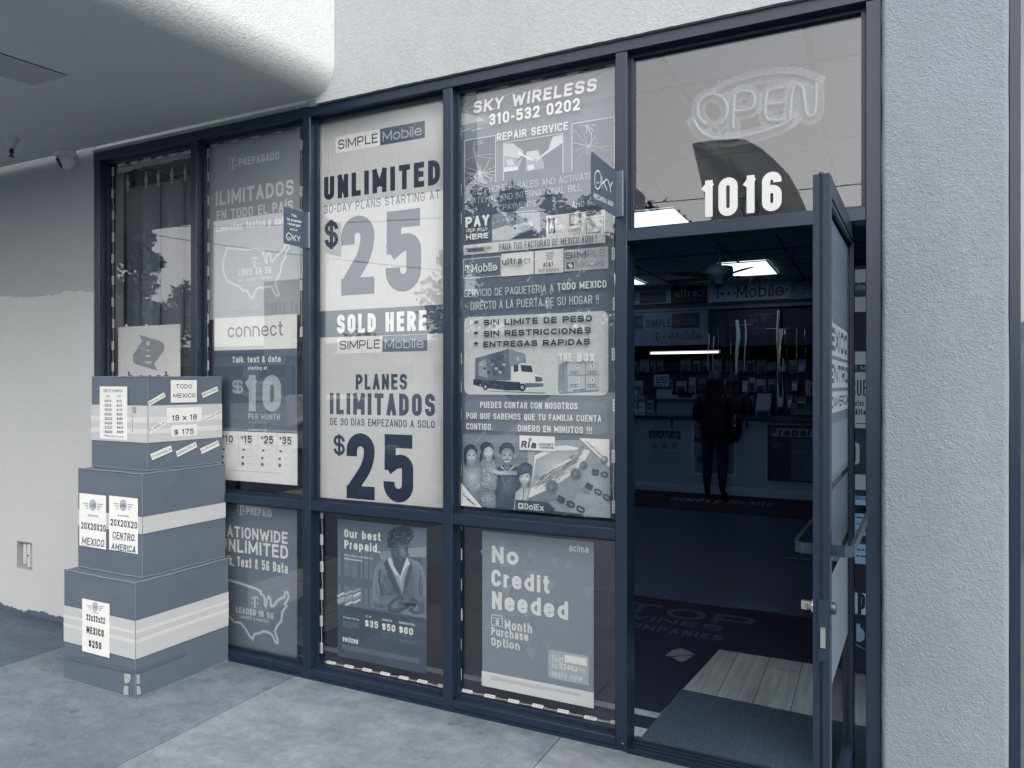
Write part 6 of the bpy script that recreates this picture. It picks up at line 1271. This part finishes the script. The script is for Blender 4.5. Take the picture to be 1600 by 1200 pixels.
def person(label, loc, face, scale, coat_g, leg_g, hair_long, reach, coat_bottom=.76):
    o = thing('person', label, 'person', loc); o.rotation_euler = (0, 0, face); o.scale = (scale,) * 3
    V = [((0, 0, .93), (.15, .105)), ((0, 0, 1.08), (.14, .1)), ((0, .0, 1.27), (.155, .105)), ((0, 0, 1.41), (.085, .075)), ((0, .005, 1.49), .052), ((0, .02, 1.555), (.07, .085)), ((0, .02, 1.63), (.078, .092)), ((0, .01, 1.69), (.05, .06))]
    E_ = [(0, 1), (1, 2), (2, 3), (3, 4), (4, 5), (5, 6), (6, 7)]
    def add(v, p): V.append(v); E_.append((p, len(V) - 1)); return len(V) - 1
    for s_ in (-1, 1):
        k = add(((s_ * .17, 0, 1.385), .062), 2); k = add(((s_ * .225, -.01, 1.25), .05), k); k = add(((s_ * .245, .0, 1.11), .043), k)
        hx = s_ * (.17 if reach else .26); hy, hz = (.22, 1.14) if reach else (.05, .87)
        k = add((((s_ * .245 + hx) / 2, hy / 2, (1.11 + hz) / 2), .037), k); k = add(((hx, hy, hz), .027), k)
        dv = Vector((hx - s_ * .245, hy, hz - 1.11)).normalized(); sdv = Vector((s_, 0, 0)) if reach else Vector((0, 1, 0)); sdv = (sdv - dv * sdv.dot(dv)).normalized()
        pm_i = add((tuple(Vector((hx, hy, hz)) + dv * .055), (.036, .018)), k)
        pc = Vector((hx, hy, hz)) + dv * .075; curl = Vector((0, 0, -1)) if reach else Vector((-s_, 0, 0))
        for f_i, (off, ln) in enumerate(((-.027, .062), (-.009, .075), (.009, .07), (.027, .055))):
            f1 = add((tuple(pc + sdv * off + dv * (ln * .45) + curl * .006), .0088), pm_i); add((tuple(pc + sdv * off * 1.05 + dv * (ln * .85) + curl * .024), .0076), f1)
        t1 = add((tuple(Vector((hx, hy, hz)) + dv * .04 - sdv * .034), .0105), k); add((tuple(Vector((hx, hy, hz)) + dv * .075 - sdv * .052 + curl * .012), .009), t1)
        l = add(((s_ * .09, 0, .84), (.108, .112)), 0); l = add(((s_ * .098, .012, .66), .094), l); l = add(((s_ * .1, .015, .48), .074), l); l = add(((s_ * .102, -.012, .33), .07), l); l = add(((s_ * .104, -.01, .095), .038), l); l = add(((s_ * .112, .07, .045), (.042, .036)), l); add(((s_ * .122, .15, .034), (.038, .026)), l)
    shoe = matte(.13, .5); leg = matte(leg_g, .8); top = matte(coat_g, .8)
    def zone(c):
        if c.z < .1: return 2
        if c.z < .93: return 1 if abs(c.x) < .2 and c.y < .14 else 0
        if c.z > 1.44 or (abs(c.x) > .14 and c.y > .17): return 0
        return 3
    skin_mesh('body', V, E_, [skin_t, leg, shoe, top], o, zone)
    CV = [((0, 0, 1.40), (.1, .085)), ((0, 0, 1.33), (.175, .125)), ((0, 0, 1.15), (.205, .15)), ((0, 0, .98), (.222, .16)), ((0, 0, coat_bottom), (.23, .17))]; CE_ = [(0, 1), (1, 2), (2, 3), (3, 4)]
    for s_ in (-1, 1):
        CV.append(((s_ * .185, 0, 1.38), .078)); CE_.append((1, len(CV) - 1)); CV.append(((s_ * .24, -.01, 1.24), .068)); CE_.append((len(CV) - 2, len(CV) - 1)); CV.append(((s_ * .255, .0, 1.1), .062)); CE_.append((len(CV) - 2, len(CV) - 1))
        hx = s_ * (.185 if reach else .268); hy, hz = (.19, 1.135) if reach else (.045, .91); CV.append(((hx, hy, hz), .048)); CE_.append((len(CV) - 2, len(CV) - 1))
    skin_mesh('coat', CV, CE_, [top], o)
    hb = MB(); hair = matte(.12, .7); rows = []
    for j in range(11):
        t_ = j / 10 * math.pi * (.62 if not hair_long else .78); row = []
        for i in range(22):
            a_ = 2 * math.pi * i / 22; fr_ = max(0, math.sin(a_)); rr_ = math.sin(t_) * (1 - .28 * fr_ * (t_ > 1.2)); d_ = 1 + .07 * noise.noise((math.cos(a_) * 3, math.sin(a_) * 3, t_ * 3))
            row.append((.112 * rr_ * math.cos(a_) * d_, .008 + .125 * rr_ * math.sin(a_) * d_ - (.02 if t_ > 1.4 else 0), 1.615 + .145 * math.cos(t_) * d_ + (.05 * fr_ if t_ > 1.3 else 0)))
        rows.append(row)
    hb.grid(rows, hair, True, True)
    if hair_long:
        for k in range(15):
            a_ = math.pi + math.pi * k / 14; x_ = .09 * math.cos(a_); y_ = .02 + .1 * math.sin(a_); hb.tube([(x_, y_, 1.64), (x_ * 1.12, y_ * 1.1 - .01, 1.52), (x_ * 1.2, y_ * 1.05 - .02, 1.40), (x_ * 1.05, y_ - .03, 1.30)], [.026, .03, .028, .012], hair, 7)
    h_ = hb.build('hair', None); h_.parent = o
    fb = MB(); dk_ = matte(.1, .4)
    for s_ in (-1, 1):
        fb.ell((s_ * .031, .106, 1.603), .012, .006, .007, M('eye_white', .8, .3), 10, 7); fb.ell((s_ * .031, .111, 1.603), .0055, .004, .0055, dk_, 8, 6); fb.tube([(s_ * .018, .112, 1.624), (s_ * .034, .113, 1.629), (s_ * .048, .106, 1.622)], .0035, dk_, 5); fb.ell((s_ * .083, .012, 1.592), .012, .022, .033, skin_t, 10, 8)
    fb.tube([(0, .108, 1.612), (0, .122, 1.585), (0, .132, 1.567), (0, .112, 1.558)], [.008, .011, .015, .008], skin_t, 8); fb.tube([(-.026, .1, 1.533), (0, .11, 1.531), (.026, .1, 1.533)], [.004, .007, .004], M('lips', .4, .5), 6)
    f_ = fb.build('face', None); f_.parent = o
    return o
PX_, PYY = at(1117, 600, 7.0).x, 7.0
cust = person('customer in a dark coat and jeans standing at the counter, seen from behind', (PX_, PYY, .0125), 0, .965, .10, .24, True, True)
bg_ = thing('shoulder_bag', 'black shoulder bag hanging at the right hip of the customer', 'bag', (PX_ + .26, PYY - .02, .78)); m = MB(); bx = PX_ + .275
m.ell((bx, PYY - .03, .95), .075, .15, .19, matte(.11, .5), 16, 12); m.build('bag_body', bg_); m = MB(); m.tube([(bx, PYY - .09, 1.1), (bx - .06, PYY - .1, 1.25), (PX_ + .16, PYY - .07, 1.40), (PX_ + .14, PYY + .02, 1.445), (PX_ + .17, PYY + .1, 1.38), (bx - .04, PYY + .1, 1.22), (bx, PYY + .05, 1.1)], .012, matte(.11, .5), 6); m.build('strap', bg_)
m = MB(); m.obox((bx + .01, PYY - .175, .99), (1, 0, 0), (0, 1, 0), (0, 0, 1), .008, .004, .012, chrome); m.build('buckle', bg_)
px2 = at(1147, 600, 8.12).x
person('shop assistant in a dark top behind the counter, turned to the shelves', (px2, 8.12, .004), R(-20), .965, .14, .2, True, True, .9)

TINT[0] = None
# ================================================================== the car park behind the camera, seen only mirrored in the glass
def mir(p): return Vector((p.x, 2 * GY - p.y, p.z))
# feather flag
FV = 3.53; fl_ = [(383, 708), (440, 697), (520, 688), (600, 683), (650, 690), (720, 730), (790, 790), (860, 862), (910, 950), (950, 1040), (985, 1150), (1005, 1300), (1010, 1500)]
lf_ = [(383, 708), (392, 750), (402, 790), (421, 870), (440, 950), (460, 1020), (480, 1090), (500, 1150), (520, 1220), (540, 1300), (556, 1380), (566, 1440), (575, 1500)]
fth = thing('feather_flag', 'dark feather flag with a pale round letter, mirrored in the glass over the door', 'flag', mir(at(960 + 1010 * .3168, 1500 * .3168, FV)))
def fp(p): return mir(at(960 + p[0] * .3168, p[1] * .3168, FV))
cloth = M('flag_cloth', .62, .9); rows = []
n = cloth.node_tree; tl_ = n.nodes.new('ShaderNodeBsdfTranslucent'); tl_.inputs[0].default_value = duo(.84); mx_ = n.nodes.new('ShaderNodeMixShader'); mx_.inputs[0].default_value = .45      # thin cloth lets the sky through
n.links.new(n.nodes['Principled BSDF'].outputs[0], mx_.inputs[1]); n.links.new(tl_.outputs[0], mx_.inputs[2]); n.links.new(mx_.outputs[0], n.nodes['Material Output'].inputs[0])
rt_ = [fp(p) for p in fl_]; lt_ = [fp(p) for p in lf_]
for a_, b2 in zip(lt_, rt_):
    rows.append([a_ + (b2 - a_) * (k / 14) + Vector((0, .02 * math.sin(k * .9 + a_.z * 5) * min(1, (b2 - a_).length * 3) + .004, 0)) for k in range(15)])
m = MB(); m.grid(rows, cloth, True); m.build('cloth', fth)
m = MB(); pp = rt_ + [Vector((rt_[-1].x, rt_[-1].y, .3)), Vector((rt_[-1].x, rt_[-1].y, -.02))]; m.tube([lt_[0]] + pp, .009, M('pole_grey', .5, .4), 8); m.build('pole', fth)
m = MB(); m.lathe((rt_[-1].x, rt_[-1].y, 0), [(.2, 0), (.2, .03), (.05, .06), (.02, .12), (0, .12)], matte(.14), 20); m.build('base', fth)
m = MB(); P = [fp((672 + 42 * math.cos(R(t_)), 1020 + 58 * math.sin(R(t_)))) for t_ in range(0, 361, 15)]; m.tube([p + Vector((0, .03, 0)) for p in P], .016, matte(.66), 6); P = [fp(q) for q in ((640, 1075), (700, 1075), (757, 1065))]; m.tube([p + Vector((0, .03, 0)) for p in P], .016, matte(.66), 6); m.build('lettering', fth)
# tree
def tree(label, base, H, rx, rz, seed, nleaf=5200):
    rr = random.Random(seed); o = thing('street_tree', label, 'tree', base, 'trees across the car park'); bark = M('bark', .35, .9); m = MB(); limbs = []
    cz = H - rz
    m.tube([base + Vector((0, 0, -.05)), base + Vector((.08, .03, H * .22)), base + Vector((-.05, .1, H * .45)), base + Vector((.1, 0, H * .7))], [.2, .15, .12, .05], bark, 9)
    for k in range(9):
        a_ = rr.uniform(0, 6.28); z0 = H * rr.uniform(.28, .5); e = Vector((math.cos(a_) * rx * rr.uniform(.5, .8), math.sin(a_) * rx * rr.uniform(.5, .8), cz + rz * rr.uniform(-.4, .6))); m.tube([base + Vector((0, 0, z0)), base + (Vector((0, 0, z0)) + e) * .5 + Vector((0, 0, .2)), base + e], [.07, .045, .015], bark, 6); limbs.append(e)
    m.build('trunk', o); c = MB(); ms = [M('leaf_%d' % i, .26 + .05 * i, .6) for i in range(3)]; cl = []
    for k in range(90):
        a_ = rr.uniform(0, 6.28); t_ = math.acos(rr.uniform(-1, 1)); f_ = rr.uniform(.15, 1.0) ** .6; cl.append((Vector((math.cos(a_) * math.sin(t_) * rx * f_, math.sin(a_) * math.sin(t_) * rx * f_, cz + math.cos(t_) * rz * f_)), rr.uniform(.35, .75), rr.choice(ms)))
    for k in range(nleaf):
        cc, r_, mm = rr.choice(cl); d_ = Vector((rr.gauss(0, 1), rr.gauss(0, 1), rr.gauss(0, 1))).normalized(); p = base + cc + d_ * r_ * rr.uniform(.4, 1.05); u_ = Vector((rr.gauss(0, 1), rr.gauss(0, 1), rr.gauss(0, .6))).normalized(); v_ = u_.cross(d_).normalized(); s_ = rr.uniform(.09, .2)
        c.face([p - u_ * s_, p - v_ * s_ * .5, p + u_ * s_, p + v_ * s_ * .5], mm)
    c.build('crown', o)
tc_ = mir(at(172, 470, 14)); tree('leafy green tree across the car park, mirrored in the leftmost window', Vector((tc_.x, tc_.y, -.21)), 7.6, 2.7, 3.2, 6, 20000)
t2 = mir(at(560, 520, 34)); tree('smaller tree in front of the shop row, mirrored in the third window', Vector((t2.x, t2.y, -.21)), 5.0, 1.9, 1.8, 8, 4000)
t3 = mir(at(800, 470, 21)); tree('tall dense tree added across the car park to darken reflections left of the tall service poster', Vector((t3.x, t3.y, -.21)), 8.6, 3.0, 3.4, 15, 9000)  # added as a dark backdrop that cuts sky glare in the glass
t4 = mir(at(930, 480, 20)); tree('broad dense tree added across the car park to darken reflections over the tall service poster', Vector((t4.x, t4.y, -.21)), 8.2, 3.3, 3.3, 23, 9000)  # also added, keeps bright sky reflections off the service poster
# shop row across the road
rb = thing('shop_row', 'long low white shop row across the car park, seen mirrored', 'building', (-30, -40, -.21)); m = MB(); wl = M('far_render', .76, .9, 1.0, mott=[(.5, .06, (1, 1, 1))]); m.box(-95, 40, -52, -40, -.2, 3.9, wl); m.build('wall', rb)
m = MB(); m.box(-96, 41, -53, -39.2, 3.901, 4.5, matte(.5)); m.build('parapet', rb); dkg = M('far_glass', .2, .1)
for i in range(24):
    x = -92 + i * 5.4; m = MB(); m.box(x, x + 3.8, -40.02, -39.97, .5, 3.0, dkg); f_ = m.build('window', rb); m = MB(); 
    for q4 in ((x - .08, x, .42, 3.08), (x + 3.8, x + 3.88, .42, 3.08), (x, x + 3.8, .42, .5), (x, x + 3.8, 3.0, 3.08)): m.box(q4[0], q4[1], -40.06, -39.94, q4[2], q4[3], white_pl)
    g_ = m.build('frame', rb); g_.parent = f_
# roadside sign
sv = 9.2; A0, A1 = mir(at(412, 440, sv)), mir(at(484, 556, sv)); rs = thing('roadside_sign', 'white roadside sign with black lettering, mirrored in the second window', 'sign', (A0.x, A0.y, -.21))
m = MB(); m.box(min(A0.x, A1.x), max(A0.x, A1.x), A0.y - .15, A0.y, A1.z, A0.z, M('sign_face', .88, .6)); m.build('cabinet', rs, bevel=.01); m = MB(); xc = (A0.x + A1.x) / 2; m.lathe((xc, A0.y - .08, -.21), [(.06, 0), (.06, A1.z + .21)], steel, 12); m.build('post', rs)
xl, xr = min(A0.x, A1.x), max(A0.x, A1.x); ss_ = Surf((xr, A0.y + .004, 0), (-1, 0, 0), (0, 0, 1)); t = MB(); ss_.on(t); ww = xr - xl; hh = A0.z - A1.z
def st_(tx, a0, a1, z0, h_): ss_.quads([(k, [Vector((ww * a0, A1.z + hh * z0)) + q_ for q_ in q]) for k, q in layout(tx, ww * (a1 - a0), hh * h_, .17)], ink(.2))
st_('STAR STORE', .06, .94, .55, .16); st_('INC.', .1, .4, .34, .1); st_('A.M.', .1, .4, .22, .1); st_('285', .1, .4, .08, .1); t.build('lettering', rs)
# power lines
for i, (dz, dx) in enumerate(((0, 0), (.42, .3))):
    a_ = mir(at(232, 366, 10)) + Vector((0, -dx, dz * .6)); b2 = mir(at(302, 377, 10)) + Vector((0, -dx, dz)); dv = (b2 - a_); P = [a_ + dv * t_ + Vector((0, 0, .0025 * (t_ * dv.length) ** 2 - .0)) for t_ in [(k - 12) * .9 for k in range(25)]]
    m = MB(); m.tube(P, .009, matte(.14), 5); one('power_line', 'thin black overhead wire across the car park, %s of the pair' % ('lower' if i == 0 else 'upper'), 'wire', m, P[0], 'overhead wires')
# parked car
def car(label, c, g, yaw=0, van=False):
    o = thing('parked_car', label, 'car', c); o.rotation_euler = (0, 0, yaw); L = 4.5; pr_ = [(-2.25, .35), (-2.28, .62), (-2.15, .9), (-1.5, .98), (-.85, 1.36), (-.3, 1.46), (.5, 1.44), (1.15, 1.2), (1.6, 1.0), (2.1, .92), (2.26, .68), (2.25, .36), (2.0, .24), (-2.0, .24)]
    if van: pr_ = [(-2.35, .35), (-2.42, .7), (-2.4, 1.7), (-2.2, 2.02), (-1.0, 2.1), (.6, 2.08), (1.15, 1.98), (1.75, 1.28), (2.05, 1.18), (2.28, 1.0), (2.32, .65), (2.25, .36), (2.0, .24), (-2.0, .24)]
    body = M('car_paint_%d' % round(g * 100), g, .25, 1.0); m = MB(); ws = [(-.90, .10, 0), (-.86, .0, 0), (0, -.03, 0), (.86, 0, 0), (.90, .10, 0)]; rows = []
    def hw(z): return .9 if z < .95 else .9 - (z - .95) * (.16 if van else .42)
    k = len(pr_)
    for j in range(9):
        f_ = -1 + j / 4; rows.append([Vector((x * (1 - .03 * abs(f_) ** 6), f_ * hw(z) , z if abs(f_) < 1 else z * .985 + .01)) for x, z in pr_])
    def W_(p): return p + Vector(c)
    m.grid([[W_(p) for p in r_] for r_ in rows], body, True, True); m.face([W_(p) for p in rows[0]], body); m.face([W_(p) for p in rows[-1]][::-1], body); m.build('body', o)
    gm_ = M('car_glass', .14, .05)
    for s_ in (-1, 1):
        m = MB(); pts = [(-2.2, 1.22), (-2.1, 1.85), (.9, 1.87), (1.5, 1.22)] if van else [(-1.42, 1.0), (-.84, 1.31), (-.3, 1.40), (.48, 1.385), (1.08, 1.17), (1.3, 1.0)]; m.face([W_(Vector((x, s_ * (hw(z) + .012), z))) for x, z in pts], gm_); m.build('side_window', o)
        for x in (-1.42, 1.38):
            m = MB(); ctr = W_(Vector((x, s_ * .8, .32))); m.lathe(ctr, [(.2, .11), (.3, .11), (.325, .08), (.325, -.08), (.3, -.11), (.2, -.11)], matte(.12, .8), 28, (0, s_, 0)); wh = m.build('wheel', o); m = MB(); m.lathe(ctr, [(.2, .1), (.18, .075), (.05, .085), (0, .09)], steel, 20, (0, s_, 0)); r_ = m.build('rim', o); r_.parent = wh
    for x, z0, lab in ((2.24, .7, 'headlight'), (-2.25, .75, 'tail_light')):
        for s_ in (-1, 1): m = MB(); m.ell(W_(Vector((x * .985, s_ * .66, z0))), .06, .17, .07, M(lab, .8 if x > 0 else .4, .15), 12, 8); m.build(lab, o)
    return o
c1 = car('silver car parked nose to the pavement, mirrored in the third window', Vector((-3.6, -7.5, -.21)), .74, R(90))
c2 = car('dark car parked nose to the pavement, left of the silver one', Vector((-6.5, -7.4, -.21)), .3, R(91))
c3 = car('white car parked nose to the pavement, mirrored in the leftmost window', Vector((-9.4, -7.6, -.21)), .86, R(89))
c4 = car('grey van parked nose to the pavement, added to block low sky light', Vector((-.7, -7.5, -.21)), .5, R(90), True)  # tall van added to cut low sky light on the lower front
c5 = car('black van parked nose to the pavement on the far right, added to block low sky light', Vector((2.2, -7.45, -.21)), .2, R(90), True)  # another added van, shields the foot of the pillar from low sky
for c_, k_ in ((c1, 1.1), (c2, 1.18), (c3, 1.05), (c4, 1.0), (c5, 1.06)): c_.scale = (1, 1, k_); c_['group'] = 'cars parked along the pavement'
